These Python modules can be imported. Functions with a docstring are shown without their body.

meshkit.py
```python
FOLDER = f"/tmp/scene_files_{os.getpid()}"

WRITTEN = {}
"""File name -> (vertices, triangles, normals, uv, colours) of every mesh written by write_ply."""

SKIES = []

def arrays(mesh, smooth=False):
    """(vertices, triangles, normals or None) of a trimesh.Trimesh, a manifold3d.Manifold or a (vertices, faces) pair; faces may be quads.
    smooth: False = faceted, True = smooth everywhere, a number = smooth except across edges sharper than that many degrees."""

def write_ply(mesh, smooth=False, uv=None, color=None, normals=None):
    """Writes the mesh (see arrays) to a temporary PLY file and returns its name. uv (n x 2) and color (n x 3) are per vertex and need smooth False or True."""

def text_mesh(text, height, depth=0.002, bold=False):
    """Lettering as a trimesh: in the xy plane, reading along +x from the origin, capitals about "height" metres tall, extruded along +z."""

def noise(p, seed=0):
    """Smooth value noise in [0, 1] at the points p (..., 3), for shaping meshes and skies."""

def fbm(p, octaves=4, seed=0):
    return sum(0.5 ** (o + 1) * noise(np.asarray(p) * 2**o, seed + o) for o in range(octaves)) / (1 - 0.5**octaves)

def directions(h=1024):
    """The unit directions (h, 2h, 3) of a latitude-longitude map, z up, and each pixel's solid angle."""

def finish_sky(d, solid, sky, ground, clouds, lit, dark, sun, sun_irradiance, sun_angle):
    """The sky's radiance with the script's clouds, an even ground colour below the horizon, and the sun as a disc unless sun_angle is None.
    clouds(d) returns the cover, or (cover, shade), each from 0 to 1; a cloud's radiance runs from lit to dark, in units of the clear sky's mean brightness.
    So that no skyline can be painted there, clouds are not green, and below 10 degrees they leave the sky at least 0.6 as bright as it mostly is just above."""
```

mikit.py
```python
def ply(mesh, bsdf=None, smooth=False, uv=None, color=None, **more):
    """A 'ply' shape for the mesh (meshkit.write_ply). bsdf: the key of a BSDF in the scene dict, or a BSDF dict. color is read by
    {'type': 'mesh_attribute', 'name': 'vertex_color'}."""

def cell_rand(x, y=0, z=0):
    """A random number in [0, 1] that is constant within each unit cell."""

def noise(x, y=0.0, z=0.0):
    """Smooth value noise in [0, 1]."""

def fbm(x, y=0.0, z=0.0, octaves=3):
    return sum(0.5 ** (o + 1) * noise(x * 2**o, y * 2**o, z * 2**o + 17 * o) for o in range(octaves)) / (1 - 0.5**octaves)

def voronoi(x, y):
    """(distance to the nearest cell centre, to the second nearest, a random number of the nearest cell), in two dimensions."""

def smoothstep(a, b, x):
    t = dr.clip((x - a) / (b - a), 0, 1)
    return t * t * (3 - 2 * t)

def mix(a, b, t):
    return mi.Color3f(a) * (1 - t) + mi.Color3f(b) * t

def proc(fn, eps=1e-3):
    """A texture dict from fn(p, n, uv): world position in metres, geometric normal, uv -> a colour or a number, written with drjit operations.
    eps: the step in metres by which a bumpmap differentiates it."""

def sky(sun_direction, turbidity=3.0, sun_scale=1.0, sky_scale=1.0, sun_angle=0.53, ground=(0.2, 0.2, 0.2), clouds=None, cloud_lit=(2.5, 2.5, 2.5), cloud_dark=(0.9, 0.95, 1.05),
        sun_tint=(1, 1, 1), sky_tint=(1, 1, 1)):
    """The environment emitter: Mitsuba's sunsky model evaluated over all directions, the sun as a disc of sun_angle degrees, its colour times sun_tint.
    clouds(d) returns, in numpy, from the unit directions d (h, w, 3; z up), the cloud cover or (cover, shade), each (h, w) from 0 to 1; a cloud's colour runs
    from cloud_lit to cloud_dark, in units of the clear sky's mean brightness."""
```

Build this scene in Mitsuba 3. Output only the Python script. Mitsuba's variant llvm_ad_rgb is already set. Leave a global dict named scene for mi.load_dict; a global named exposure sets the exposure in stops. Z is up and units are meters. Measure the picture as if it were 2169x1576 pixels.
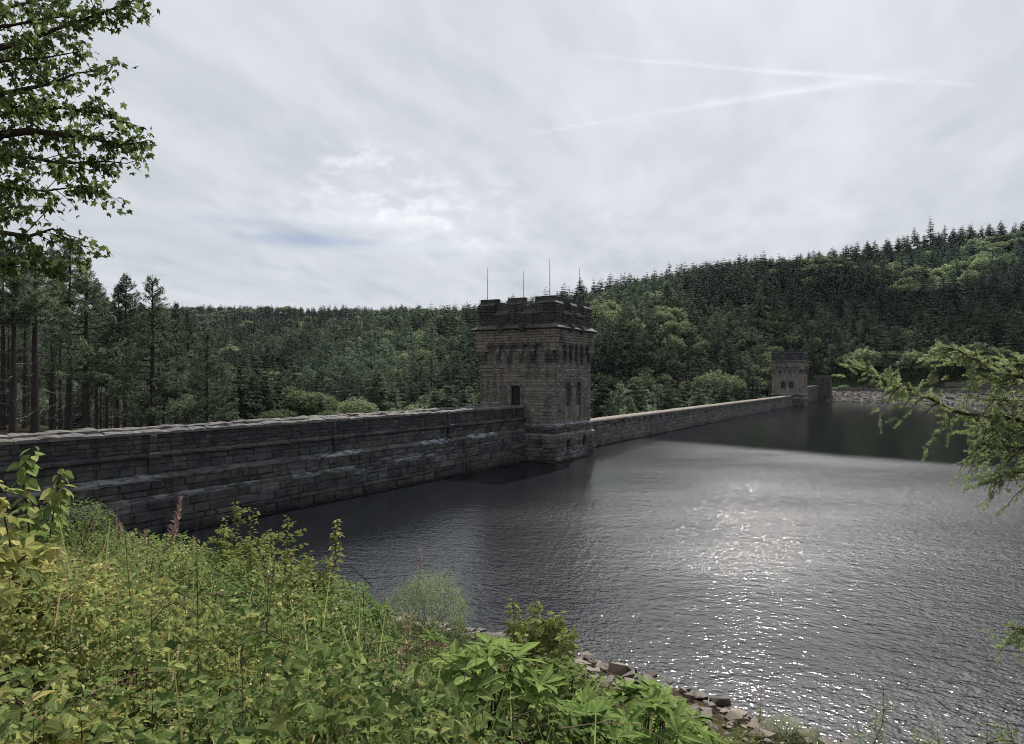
import math, random, numpy as np, trimesh, drjit as dr, mitsuba as mi, mikit, meshkit
from shapely.geometry import Polygon, box as sbox
from shapely import affinity
T = mi.ScalarTransform4f
rs = np.random.RandomState
scene, labels = {}, {}

# ------------------------------------------------------------------ camera, sky, exposure
EYE, F, W0, H0 = 7.5, 1500.0, 2169.0, 1576.0        # eye height over the water (m); focal length in the pixels of the full photograph
PITCH = math.atan((802 - 788) / F)
scene['camera'] = {'type': 'perspective', 'fov': math.degrees(2 * math.atan(W0 / 2 / F)), 'fov_axis': 'x', 'near_clip': 0.05, 'far_clip': 20000.0,
                   'to_world': T().look_at(origin=[0, 0, EYE], target=[0, math.cos(PITCH), EYE + math.sin(PITCH)], up=[0, 0, 1])}
SUN_AZ, SUN_EL = math.radians(19), math.radians(46)
SUN = np.array([math.sin(SUN_AZ) * math.cos(SUN_EL), math.cos(SUN_AZ) * math.cos(SUN_EL), math.sin(SUN_EL)])
exposure = 1.3


def azel(az, el):
    az, el = math.radians(az), math.radians(el)
    return np.array([math.sin(az) * math.cos(el), math.cos(az) * math.cos(el), math.sin(el)])


def sm(a, b, x):
    t = np.clip((x - a) / (b - a), 0, 1)
    return t * t * (3 - 2 * t)


def clouds(d):
    # a thin high veil; a few thicker strands, one gap, and two aircraft trails, all placed by azimuth and elevation
    az = np.degrees(np.arctan2(d[..., 0], d[..., 1])); el = np.degrees(np.arcsin(np.clip(d[..., 2], -1, 1)))
    zz = np.maximum(d[..., 2], 0.05) + 0.12
    p = np.stack([d[..., 0] / zz, d[..., 1] / zz, 0 * zz], -1)                 # the veil lies on a plane high above
    a = np.array([0.25, 0.97, 0]); b = np.array([0.97, -0.25, 0])
    q = np.stack([p @ a * 1.0, p @ b * 1.8, 0 * zz], -1)
    warp = meshkit.fbm(q * 0.8 + 3, 3, 5)[..., None] * 1.4
    soft = meshkit.fbm(q * 1.7 + warp, 5, 1)
    fine = meshkit.fbm(q * 5.0 * [1, 1.3, 1] + 2.5 * warp, 5, 9)
    puffq = np.stack([az / 2.0, el / 0.85, 0 * az], -1)
    puff = meshkit.fbm(puffq + 1.2 * meshkit.fbm(puffq * .7, 2, 3)[..., None], 6, 21)
    ang = np.degrees(np.arccos(np.clip(d @ SUN, -1, 1)))
    glow = np.exp(-(ang / 42.0) ** 2)
    bright = 0.50 + 0.26 * glow + 0.42 * (soft - 0.5) + 0.26 * (fine - 0.5) - 0.05 * sm(10, 60, -az + 0 * el)

    def blob(a0, e0, wa, we):
        return np.exp(-((az - a0) / wa) ** 2 - ((el - e0) / we) ** 2)

    ragged = sm(0.38, 0.66, puff) * (0.45 + 0.55 * sm(0.35, 0.65, meshkit.fbm(puffq * 2.7, 4, 77)))
    bright += 0.28 * ragged * (blob(-9.5, 14.0, 8.5, 2.6) + 0.8 * blob(-2.5, 12.2, 4, 1.6) + 0.9 * blob(-12, 16.8, 4.5, 1.4) + 0.6 * blob(8.5, 12.3, 3, 0.9) + 0.5 * blob(21, 12.2, 5, 0.8))
    bright += 0.13 * blob(-13, 12.3, 10, 0.55) + 0.15 * blob(-4, 10.6, 5.5, 0.35)
    gn = meshkit.fbm(puffq * [.5, 1.0, 1] + 7, 5, 33); lift = 0.9 * (gn - 0.5)
    gap = (0.8 * blob(-16.5, 10.7 + 0.0 * lift, 4.0 + 3 * lift, 0.55 + .5 * lift) + 0.35 * blob(-21, 11.7, 3.5, 0.4) + 0.30 * blob(-10, 10.7, 4.0, 0.25) + .2 * blob(-4, 9.7, 4, .3)) * sm(0.22, 0.5, gn)
    gap = np.clip(gap, 0, 1)
    bright -= 0.09 * blob(9, 11.5, 2, .35) + .06 * blob(32, 17, 5, 4)

    def trail(p0, p1, width, power, k, spread=1.0):
        n = np.cross(p0, p1); n /= np.linalg.norm(n)
        t = (p1 - p0) / np.linalg.norm(p1 - p0)
        along = (d - p0) @ t / np.linalg.norm(p1 - p0)
        off = np.degrees(d @ n); out = np.zeros(off.shape)
        i = (np.abs(off) < 2) & (along > -0.01) & (along < 1.01); al, of = along[i], off[i]
        of = of + 0.16 * (meshkit.fbm(np.stack([al * 9, 0 * al, 0 * al], -1), 3, k) - 0.5)
        wd = width * (1 + spread * np.clip(al, 0, 1))
        brk = sm(0.25, 0.6, meshkit.fbm(np.stack([al * 12, of * 2, 0 * of], -1), 3, k + 1))
        out[i] = power * np.exp(-(of / wd) ** 2) * sm(0.0, 0.1, al) * (1 - sm(0.75, 1.0, al)) * (0.5 + 0.5 * brk)
        return out

    def px(x, y):
        v = np.array([(x - W0 / 2) / F, 1.0, (802 - y) / F]); return v / np.linalg.norm(v)

    bright += trail(px(2110, 181), px(1560, 143), 0.075, 0.13, 41, 1.0) + trail(px(1760, 158), px(1190, 112), 0.085, 0.14, 44, 0.8)
    bright += trail(px(1090, 287), px(1900, 158), 0.08, 0.12, 47, 0.9) + trail(px(1450, 225), px(2060, 136), 0.20, 0.12, 53, 1.0)
    bright += 0.04 * sm(9, 3, el)
    shade = np.clip(1 - 0.41 * bright - 0.45 * np.exp(-(ang / 7.5) ** 2), 0, 1)
    return 1 - 0.34 * gap, np.clip(shade + 0.12 * gap, 0, 1)


scene['sky'] = mikit.sky(SUN, turbidity=4, sun_scale=2.35, sun_angle=0.6, sun_tint=(0.84, 0.97, 1.24), clouds=clouds,
                         cloud_lit=(6.35, 6.5, 6.6), cloud_dark=(1.05, 1.19, 1.37), ground=(0.05, 0.06, 0.05), sky_tint=(0.85, 1.05, 1.5))

# ------------------------------------------------------------------ mesh helpers
U = np.array([0.507, 0.862]); U /= np.linalg.norm(U); NQ = np.array([-U[1], U[0]])      # along the dam; downstream across it
P0 = np.array([1.383, 64.85])


def world(v):
    """dam coordinates (s along, q downstream, z up) to world"""
    v = np.asarray(v, float)
    return np.concatenate([P0 + v[..., :1] * U + v[..., 1:2] * NQ, v[..., 2:3]], -1)


def dam(x, y):
    dx, dy = x - P0[0], y - P0[1]
    return dx * U[0] + dy * U[1], dx * NQ[0] + dy * NQ[1]


def at(px, py, Y):
    """the point Y metres ahead that the photograph shows at this pixel"""
    return np.array([(px - W0 / 2) / F * Y, Y, EYE + (802 - py) / F * Y])


class MB:
    """collects pieces (vertices, triangles, uv) and gives them as one mesh"""
    def __init__(self): self.v, self.f, self.uv, self.n = [], [], [], 0

    def add(self, v, f, uv=(0.5, 0.0)):
        v = np.asarray(v, float).reshape(-1, 3); f = np.asarray(f, int)
        if f.shape[1] == 4: f = np.vstack([f[:, [0, 1, 2]], f[:, [0, 2, 3]]])
        self.v.append(v); self.f.append(f + self.n); self.n += len(v)
        uv = np.asarray(uv, float)
        self.uv.append(np.broadcast_to(uv, (len(v), 2)) if uv.ndim == 1 else uv)
        return self

    def get(self): return np.vstack(self.v), np.vstack(self.f), np.vstack(self.uv)

    def ply(self, bsdf, smooth=False):
        v, f, uv = self.get()
        return mikit.ply(trimesh.Trimesh(v, f, process=False), bsdf, smooth=smooth, uv=uv)


def tag(key, label=None, cat=None, group=None, kind=None):
    d = {'label': label, 'category': cat, 'group': group, 'kind': kind}
    labels[key] = {k: x for k, x in d.items() if x}


def key_for(base, table=None):
    k, i = base, 0
    while k in (scene if table is None else table) or k in labels:
        i += 1; k = f'{base}_{i:03d}'
    return k


_count = {}


def part_key(parent, name):
    n = _count.get((parent, name), 0); _count[(parent, name)] = n + 1
    return f'{parent}__{name}' + (f'_{n:03d}' if n else '')


def tube(pts, rad, sides=6, cap=True):
    p = np.asarray(pts, float); n = len(p); rad = np.broadcast_to(rad, (n,))
    t = np.gradient(p, axis=0); t /= np.linalg.norm(t, axis=1, keepdims=True) + 1e-12
    ref = np.where(np.abs(t[:, 2:]) < 0.9, [0, 0, 1.0], [1.0, 0, 0])
    a = np.cross(t, ref); a /= np.linalg.norm(a, axis=1, keepdims=True) + 1e-12
    b = np.cross(t, a); g = np.arange(sides) * 2 * np.pi / sides
    v = p[:, None] + rad[:, None, None] * (np.cos(g)[None, :, None] * a[:, None] + np.sin(g)[None, :, None] * b[:, None])
    i, j = np.meshgrid(np.arange(n - 1), np.arange(sides), indexing='ij')
    f = np.stack([i * sides + j, i * sides + (j + 1) % sides, (i + 1) * sides + (j + 1) % sides, (i + 1) * sides + j], -1).reshape(-1, 4)
    f = np.vstack([f[:, [0, 1, 2]], f[:, [0, 2, 3]]]); v = v.reshape(-1, 3)
    if cap:
        m = len(v); v = np.vstack([v, p[:1], p[-1:]]); k = np.arange(sides)
        f = np.vstack([f, np.stack([k * 0 + m, (k + 1) % sides, k], 1), np.stack([k * 0 + m + 1, (n - 1) * sides + k, (n - 1) * sides + (k + 1) % sides], 1)])
    return v, f[:, ::-1]


def boxm(lo, hi):
    lo, hi = np.asarray(lo, float), np.asarray(hi, float)
    v = np.array([[x, y, z] for x in (0, 1) for y in (0, 1) for z in (0, 1)], float) * (hi - lo) + lo
    f = np.array([[0, 1, 3], [0, 3, 2], [4, 6, 7], [4, 7, 5], [0, 4, 5], [0, 5, 1], [2, 3, 7], [2, 7, 6], [0, 2, 6], [0, 6, 4], [1, 5, 7], [1, 7, 3]])
    return v, f


# ------------------------------------------------------------------ materials (uv of a stone: tone, lime; uv of a leaf: tone, distance from its midrib)
def two(b): return {'type': 'twosided', 'bsdf': b}


def stone_rgb(p, n, uv):
    big = mikit.fbm(p.x * 0.9, p.y * 0.9, p.z * 1.6, 3)
    fine = mikit.fbm(p.x * 7, p.y * 7, p.z * 9, 3)
    streak = mikit.fbm(p.x * 3.1 + 9, p.y * 3.1, p.z * 0.45, 3)
    c = mikit.mix((0.034, 0.035, 0.040), (0.225, 0.195, 0.165), dr.clip(uv.x + 0.35 * (big - 0.5), 0, 1))
    c = c * (0.55 + 0.9 * fine)
    c = c * (1 - 0.5 * mikit.smoothstep(0.50, 0.75, streak))
    moss = mikit.smoothstep(0.55, 0.75, mikit.fbm(p.x * 1.3 + 31, p.y * 1.3, p.z * 1.3, 3)) * 0.35
    c = mikit.mix(c, mi.Color3f(0.06, 0.075, 0.035), moss)
    wet = mikit.smoothstep(0.10, 0.55, p.z + 0.5 * (mikit.fbm(p.x * 0.8, p.y * 0.8, 3.0, 3) - 0.5))        # the damp band above the waterline
    c = c * (0.5 + 0.5 * wet)
    lime = uv.y * mikit.smoothstep(0.36, 0.60, mikit.fbm(p.x * 2.3 + 5, p.y * 2.3, p.z * 7, 4))
    return mikit.mix(c, mi.Color3f(0.26, 0.275, 0.305), dr.clip(lime, 0, 1))


scene['stone'] = two({'type': 'principled', 'base_color': mikit.proc(stone_rgb), 'roughness': 0.85, 'specular': 0.3})
scene['rock'] = two({'type': 'principled', 'base_color': mikit.proc(lambda p, n, uv: mikit.mix((0.040, 0.034, 0.028), (0.165, 0.132, 0.100), dr.clip(uv.x + 0.6 * (mikit.fbm(p.x * 5, p.y * 5, p.z * 5, 3) - 0.5), 0, 1)) * (0.45 + 0.55 * mikit.smoothstep(0.0, 0.16, p.z))), 'roughness': 0.75, 'specular': 0.35})
scene['mortar'] = two({'type': 'diffuse', 'reflectance': {'type': 'rgb', 'value': [0.17, 0.16, 0.15]}})
scene['stone_core'] = two({'type': 'diffuse', 'reflectance': {'type': 'rgb', 'value': [0.045, 0.043, 0.042]}})
scene['pale_stone'] = two({'type': 'diffuse', 'reflectance': mikit.proc(lambda p, n, uv: mikit.mix((0.34, 0.31, 0.27), (0.18, 0.16, 0.14), mikit.fbm(p.x * 2, p.y * 2, p.z * 2, 3)))})
scene['dark_void'] = two({'type': 'principled', 'base_color': {'type': 'rgb', 'value': [0.012, 0.012, 0.014]}, 'roughness': 0.5})
scene['iron'] = {'type': 'principled', 'base_color': {'type': 'rgb', 'value': [0.06, 0.06, 0.065]}, 'roughness': 0.5, 'metallic': 0.6}


def ripple(p):
    """where the wind ruffles the water: not in the lee of the far bank"""
    s = (p.x - P0[0]) * U[0] + (p.y - P0[1]) * U[1]
    q = (p.x - P0[0]) * NQ[0] + (p.y - P0[1]) * NQ[1]
    edge = 27 + 0.34 * (q + 4) + 5 * (mikit.fbm(p.x * 0.08, p.y * 0.08, 0.0, 3) - 0.5)
    return 1 - mikit.smoothstep(-3.0, 3.0, s - edge)


def open_water(p):
    """0 in the lee of the dam and its tower, 1 out on the open water"""
    q = (p.x - P0[0]) * NQ[0] + (p.y - P0[1]) * NQ[1]
    return mikit.smoothstep(3.0, 24.0, -q + 8 * (mikit.fbm(p.x * 0.1, p.y * 0.1, 1.0, 2) - 0.5))


def gust(p): return mikit.fbm(p.x * 0.06 + 4, p.y * 0.13, 0.0, 3)


def wave(p):
    # wind ripples: four scales, crests drawn out across the wind
    ax, ay = 0.96, 0.28                                   # along the crests
    cx = p.x * ax - p.y * ay; cy = p.x * ay + p.y * ax
    wob = 0.8 * mikit.noise(p.x * 0.35, p.y * 0.35, 3.0)
    h = 0.012 * (mikit.noise(cx * 0.5, cy * 1.2 + wob, 0.0) - 0.5)
    h = h + 0.020 * (mikit.noise(cx * 1.6, cy * 3.4 + wob, 7.0) - 0.5)
    h = h + 0.0175 * (mikit.noise(cx * 6.0 + 0.8 * cy, cy * 8.6, 11.0) - 0.5)
    h = h + 0.0115 * (mikit.noise(cx * 16.0 - 1.5 * cy, cy * 19.0, 19.0) - 0.5)
    return h * (0.03 + 0.97 * ripple(p)) * (0.7 + 0.6 * gust(p)) * (0.30 + 0.70 * open_water(p))


def water_layer(alpha):
    return {'type': 'roughplastic', 'distribution': 'beckmann', 'alpha': alpha, 'int_ior': 1.333, 'nonlinear': False, 'diffuse_reflectance': {'type': 'rgb', 'value': [0.006, 0.007, 0.009]}}


# the finest ripples are too small to model: where the wind blows, part of the surface is rough
scene['water_surface'] = {'type': 'bumpmap', 'arbitrary': mikit.proc(lambda p, n, uv: wave(p), eps=0.008), 'scale': 1.0,
                          'bsdf': {'type': 'blendbsdf', 'weight': mikit.proc(lambda p, n, uv: ripple(p) * (0.08 + 0.44 * gust(p)) * (0.16 + 0.75 * open_water(p))), 'smooth_water': water_layer(0.025), 'ruffled_water': water_layer(0.22)}}


def soil_rgb(p, n, uv):
    a = mikit.fbm(p.x * 1.7, p.y * 1.7, p.z, 4); b = mikit.fbm(p.x * 0.05, p.y * 0.05, 0.0, 3)
    c = mikit.mix((0.022, 0.018, 0.012), (0.06, 0.047, 0.030), a)
    c = mikit.mix(c, mi.Color3f(0.022, 0.032, 0.016), 0.9 * mikit.smoothstep(0.25, 0.45, b) * mikit.smoothstep(60.0, 90.0, p.y))
    return c


scene['soil'] = two({'type': 'diffuse', 'reflectance': mikit.proc(soil_rgb)})

# ------------------------------------------------------------------ ground and water
SHORE = np.array([(-60, 58), (-17.4, 33.4), (-11, 28.2), (-5, 23.3), (2, 19.1), (4.9, 16.1), (6.1, 14.8), (9, 12.3), (15, 8), (40, -10), (140, -70)], float)


def shore_distance(x, y):
    """signed distance to the near shore, positive on land"""
    best = np.full(np.shape(x), 1e9); sign = np.zeros(np.shape(x))
    for a, b in zip(SHORE[:-1], SHORE[1:]):
        e = b - a; L = np.hypot(*e)
        t = np.clip(((x - a[0]) * e[0] + (y - a[1]) * e[1]) / L ** 2, 0, 1)
        dd = np.hypot(x - a[0] - t * e[0], y - a[1] - t * e[1])
        side = (x - a[0]) * e[1] - (y - a[1]) * e[0]
        m = dd < best - 1e-9
        best = np.where(m, dd, best); sign = np.where(m, np.sign(side), sign)
    return best * sign


RIDGE_Q = np.array([-900, -300, -80, 104, 192, 305, 472, 708, 1200, 3000.0]); RIDGE_Z = np.array([104, 98, 92, 81, 66, 61, 70, 84, 93, 93.0])


def far_shore(q): return np.interp(q, [-900, -300, -120, -47, 0, 30], [150, 158, 166, 178, 198, 204.0])


def ground_z(x, y):
    x, y = np.asarray(x, float), np.asarray(y, float)
    s, q = dam(x, y)
    p = np.stack([x, y, 0 * x], -1)
    bump = (meshkit.fbm(p / 26.0, 3, 2) - 0.5)
    d = shore_distance(x, y)
    near = np.where(d > 0, 0.42 * np.minimum(d, 14) - 0.45 * np.sin(np.pi * np.clip(d / 14, 0, 1)) + 0.06 * np.maximum(d - 14, 0), np.maximum(0.42 * d, -9))
    near = near + np.where(d > 1, 0.3 * (meshkit.fbm(p / 3.0, 3, 8) - 0.5), 0)
    zr = np.interp(q, RIDGE_Q, RIDGE_Z)
    s0 = far_shore(q); e = s - s0
    foot = np.where(e < 0, np.maximum(0.35 * e, -9), np.where(e < 10, 0.33 * e, 3.3 + np.clip(e - 10, 0, 0.6) * 1.8))
    t = np.clip((e - 18) / (450 - s0 - 18), 0, 1)
    up_far = foot + (zr - 4.4) * (0.75 * t ** 1.05 + 0.25 * t ** 2) * (e > 18)
    upstream = np.maximum(near, up_far) + 6 * bump * np.clip(e / 80, 0, 1)
    # downstream: the valley below the dam
    nb = np.interp(s, [-400, -120, -45, -15, 30, 70, 100, 130], [30, 12, 4.6, 2.2, -6, -9, -10, -9.0])
    td = np.clip((s - 120) / 330, 0, 1)
    s_f = np.interp(q, [0, 25, 70], [196, 170, 120]); td = np.clip((s - s_f) / (450 - s_f), 0, 1)
    fb = np.where(s > s_f, -9 + (zr + 9) * (0.7 * td + 0.3 * td ** 0.7), -9)
    down = np.where(s > 100, np.maximum(fb, nb), nb) + 7 * bump * sm(-10, 30, s) + 1.0 * bump
    down = down + np.where(s > 450, -0.05 * (s - 450), 0); upstream = upstream + np.where(s > 450, -0.05 * (s - 450), 0)
    w = sm(0.6, 2.4, q)
    w2 = sm(-30, 60, q)
    w = np.where((s > -64) & (s < 205), w, np.where(s <= -64, sm(-8, 14, q), w2))
    return upstream * (1 - w) + down * w


def axis(knots):
    out = []
    for a, b, st in knots: out.append(np.arange(a, b, st))
    return np.unique(np.round(np.concatenate(out), 3))


gx = axis([(-1500, -300, 40), (-300, -60, 8), (-60, -24, 2), (-24, 12, 0.5), (12, 60, 2), (60, 400, 8), (400, 1501, 40)])
gy = axis([(-400, -20, 20), (-20, -2, 2), (-2, 34, 0.5), (34, 110, 2), (110, 640, 8), (640, 1700, 30)])
GX, GY = np.meshgrid(gx, gy, indexing='ij')
GZ = ground_z(GX, GY)
gi, gj = np.meshgrid(np.arange(len(gx) - 1), np.arange(len(gy) - 1), indexing='ij')
gid = gi * len(gy) + gj
gf = np.stack([gid, gid + len(gy), gid + len(gy) + 1, gid + 1], -1).reshape(-1, 4)
HAZE = 0.00003
hz0 = float(GZ.min()) - 1.0
if HAZE: scene['haze_air'] = {'type': 'homogeneous', 'albedo': {'type': 'rgb', 'value': [0.75, 0.88, 1.0]}, 'sigma_t': HAZE}
if HAZE: scene['haze'] = {'type': 'cube', 'to_world': T().translate([0, 650, (hz0 + 150) / 2]).scale([1650, 1150, (150 - hz0) / 2]), 'bsdf': {'type': 'null'}, 'interior': {'type': 'ref', 'id': 'haze_air'}}
if HAZE: scene['camera']['medium'] = {'type': 'ref', 'id': 'haze_air'}
if HAZE: tag('haze', 'thin blue summer haze over the valley', kind='stuff')
scene['ground'] = mikit.ply((np.stack([GX, GY, GZ], -1).reshape(-1, 3), gf), 'soil', smooth=True)
tag('ground', 'wooded valley ground and the steep bank of bare soil under the plants', kind='structure')
wq = np.array([(-66, 0.25, 0), (330, 0.25, 0), (330, -700, 0), (-66, -700, 0)], float)
scene['water'] = mikit.ply((world(wq)[::-1], np.array([[0, 1, 2, 3]])), 'water_surface')
tag('water', 'dark rippled reservoir water with glints of sun', kind='structure')
# ------------------------------------------------------------------ masonry
class Face:
    """a vertical face in dam coordinates: origin (s, q), direction along it, outward direction"""
    def __init__(self, o, a, out): self.o, self.a, self.out = np.array(o, float), np.array(a, float), np.array(out, float)

    def world(self, v):
        v = np.asarray(v, float)
        sq = self.o + v[..., :1] * self.a + v[..., 2:3] * self.out
        return world(np.concatenate([sq, v[..., 1:2]], -1))


class Stones:
    """separate stones; the ones that show largest become parts, the rest one part"""
    def __init__(self): self.items = []

    def add(self, v, f, uv, name='stone', always=False):
        c = v.mean(0); size = np.prod(np.sort(np.ptp(v, axis=0))[1:]) / np.sum((c - [0, 0, EYE]) ** 2)
        self.items.append((size + (9 if always else 0), name, v, f, uv))

    def flush(self, holder, rest='small_stones', most=300, bsdf='stone', smallest=0.0):
        names = {}
        for it in sorted(self.items, key=lambda i: -i[0]): names.setdefault(it[1], []).append(it)
        left = MB()
        for name, its in names.items():
            for k, (size, _, v, f, uv) in enumerate(its):
                if k < most and size >= smallest:
                    m = MB().add(v, f, uv); scene[part_key(holder, name)] = m.ply(bsdf)
                else: left.add(v, f, uv)
        if left.n:
            k = part_key(holder, rest); scene[k] = left.ply(bsdf); labels[k] = {'kind': 'stuff'}
        self.items = []


def rock_block(a0, a1, b0, b1, c, depth, rough, r, gap=0.017):
    """a rock-faced block: arrised edges, a bulging broken face (32 triangles or fewer)"""
    a0, a1, b0, b1 = a0 + gap, a1 - gap, b0 + gap, b1 - gap
    na, nb = (5, 4) if (a1 - a0) > 0.5 else (4, 4)
    ga, gb = np.linspace(0, 1, na), np.linspace(0, 1, nb)
    m = min(0.05, 0.18 * (b1 - b0)) 
    ga[1], ga[-2] = m / (a1 - a0), 1 - m / (a1 - a0); gb[1], gb[-2] = m / (b1 - b0), 1 - m / (b1 - b0)
    A, B = np.meshgrid(ga, gb, indexing='ij')
    inner = (A > 0) & (A < 1) & (B > 0) & (B < 1)
    lift = r.uniform(0.25, 1.0) * rough
    tilt = r.normal(0, 0.30, 2) * rough
    C = c + np.where(inner, lift + r.normal(0, 0.25 * rough, A.shape) + tilt[0] * (A - 0.5) + tilt[1] * (B - 0.5), r.normal(0, 0.004, A.shape))
    J = inner * r.normal(0, 0.012, A.shape)
    v = np.stack([a0 + A * (a1 - a0) + J, b0 + B * (b1 - b0) + J, C], -1).reshape(-1, 3)
    i, j = np.meshgrid(np.arange(na - 1), np.arange(nb - 1), indexing='ij'); k = (i * nb + j).ravel()
    f = np.stack([k, k + nb, k + nb + 1, k + 1], -1); f = np.vstack([f[:, [0, 1, 2]], f[:, [0, 2, 3]]])
    cor = np.array([0, (na - 1) * nb, na * nb - 1, nb - 1]); n = len(v)
    v = np.vstack([v, [[a0, b0, c - depth], [a1, b0, c - depth], [a1, b1, c - depth], [a0, b1, c - depth]]])
    for x in range(4):
        y = (x + 1) % 4
        f = np.vstack([f, [[n + x, n + y, cor[y]], [n + x, cor[y], cor[x]]]])
    return v, f


def courses(stones, face, length, levels, offset, r, rough=0.05, lens=(0.6, 1.5), tone=(0.15, 0.35), lime=lambda a, b: 0.0, holes=(), depth=0.25, start=0.0, name='stone', prof=None, ends=0.0):
    """courses of blocks between the given levels; holes are shapely polygons in (a, z)"""
    for b0, b1 in zip(levels[:-1], levels[1:]):
        a = start + r.uniform(-0.6, 0) * lens[0]
        while a < start + length:
            ln = r.uniform(*lens) * (1.0 if b1 - b0 > 0.25 else 0.8); e = a + ln
            if e > start + length - 0.25 * lens[0]: e = start + length + 1e-6
            lo = max(a, start) - (ends if a <= start else 0); hi = min(e, start + length) + (ends if e >= start + length else 0)
            a = e
            if hi - lo < 0.06: continue
            c = offset(0.5 * (lo + hi), 0.5 * (b0 + b1)) if callable(offset) else offset
            uv = (np.clip(r.uniform(*tone) + 0.06 * r.normal(), 0, 1), lime(0.5 * (lo + hi), 0.5 * (b0 + b1)))
            blk = sbox(lo, b0, hi, b1)
            hit = [h for h in holes if h.intersects(blk)]
            if not hit:
                v, f = rock_block(lo, hi, b0, b1, c, depth, rough * r.uniform(0.5, 1.3), r)
            else:
                g = blk.buffer(-0.012, join_style=2)
                for h in hit: g = g.difference(h)
                gs = [x for x in getattr(g, 'geoms', [g]) if x.geom_type == 'Polygon' and x.area > 0.004]
                if not gs: continue
                ms = [trimesh.creation.extrude_polygon(x.simplify(0.01), depth + rough * 0.5, engine='earcut') for x in gs]
                m = trimesh.util.concatenate(ms); v, f = np.array(m.vertices), np.array(m.faces); v[:, 2] += c - depth
            stones.add(face.world(v), f, uv, name)


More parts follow.
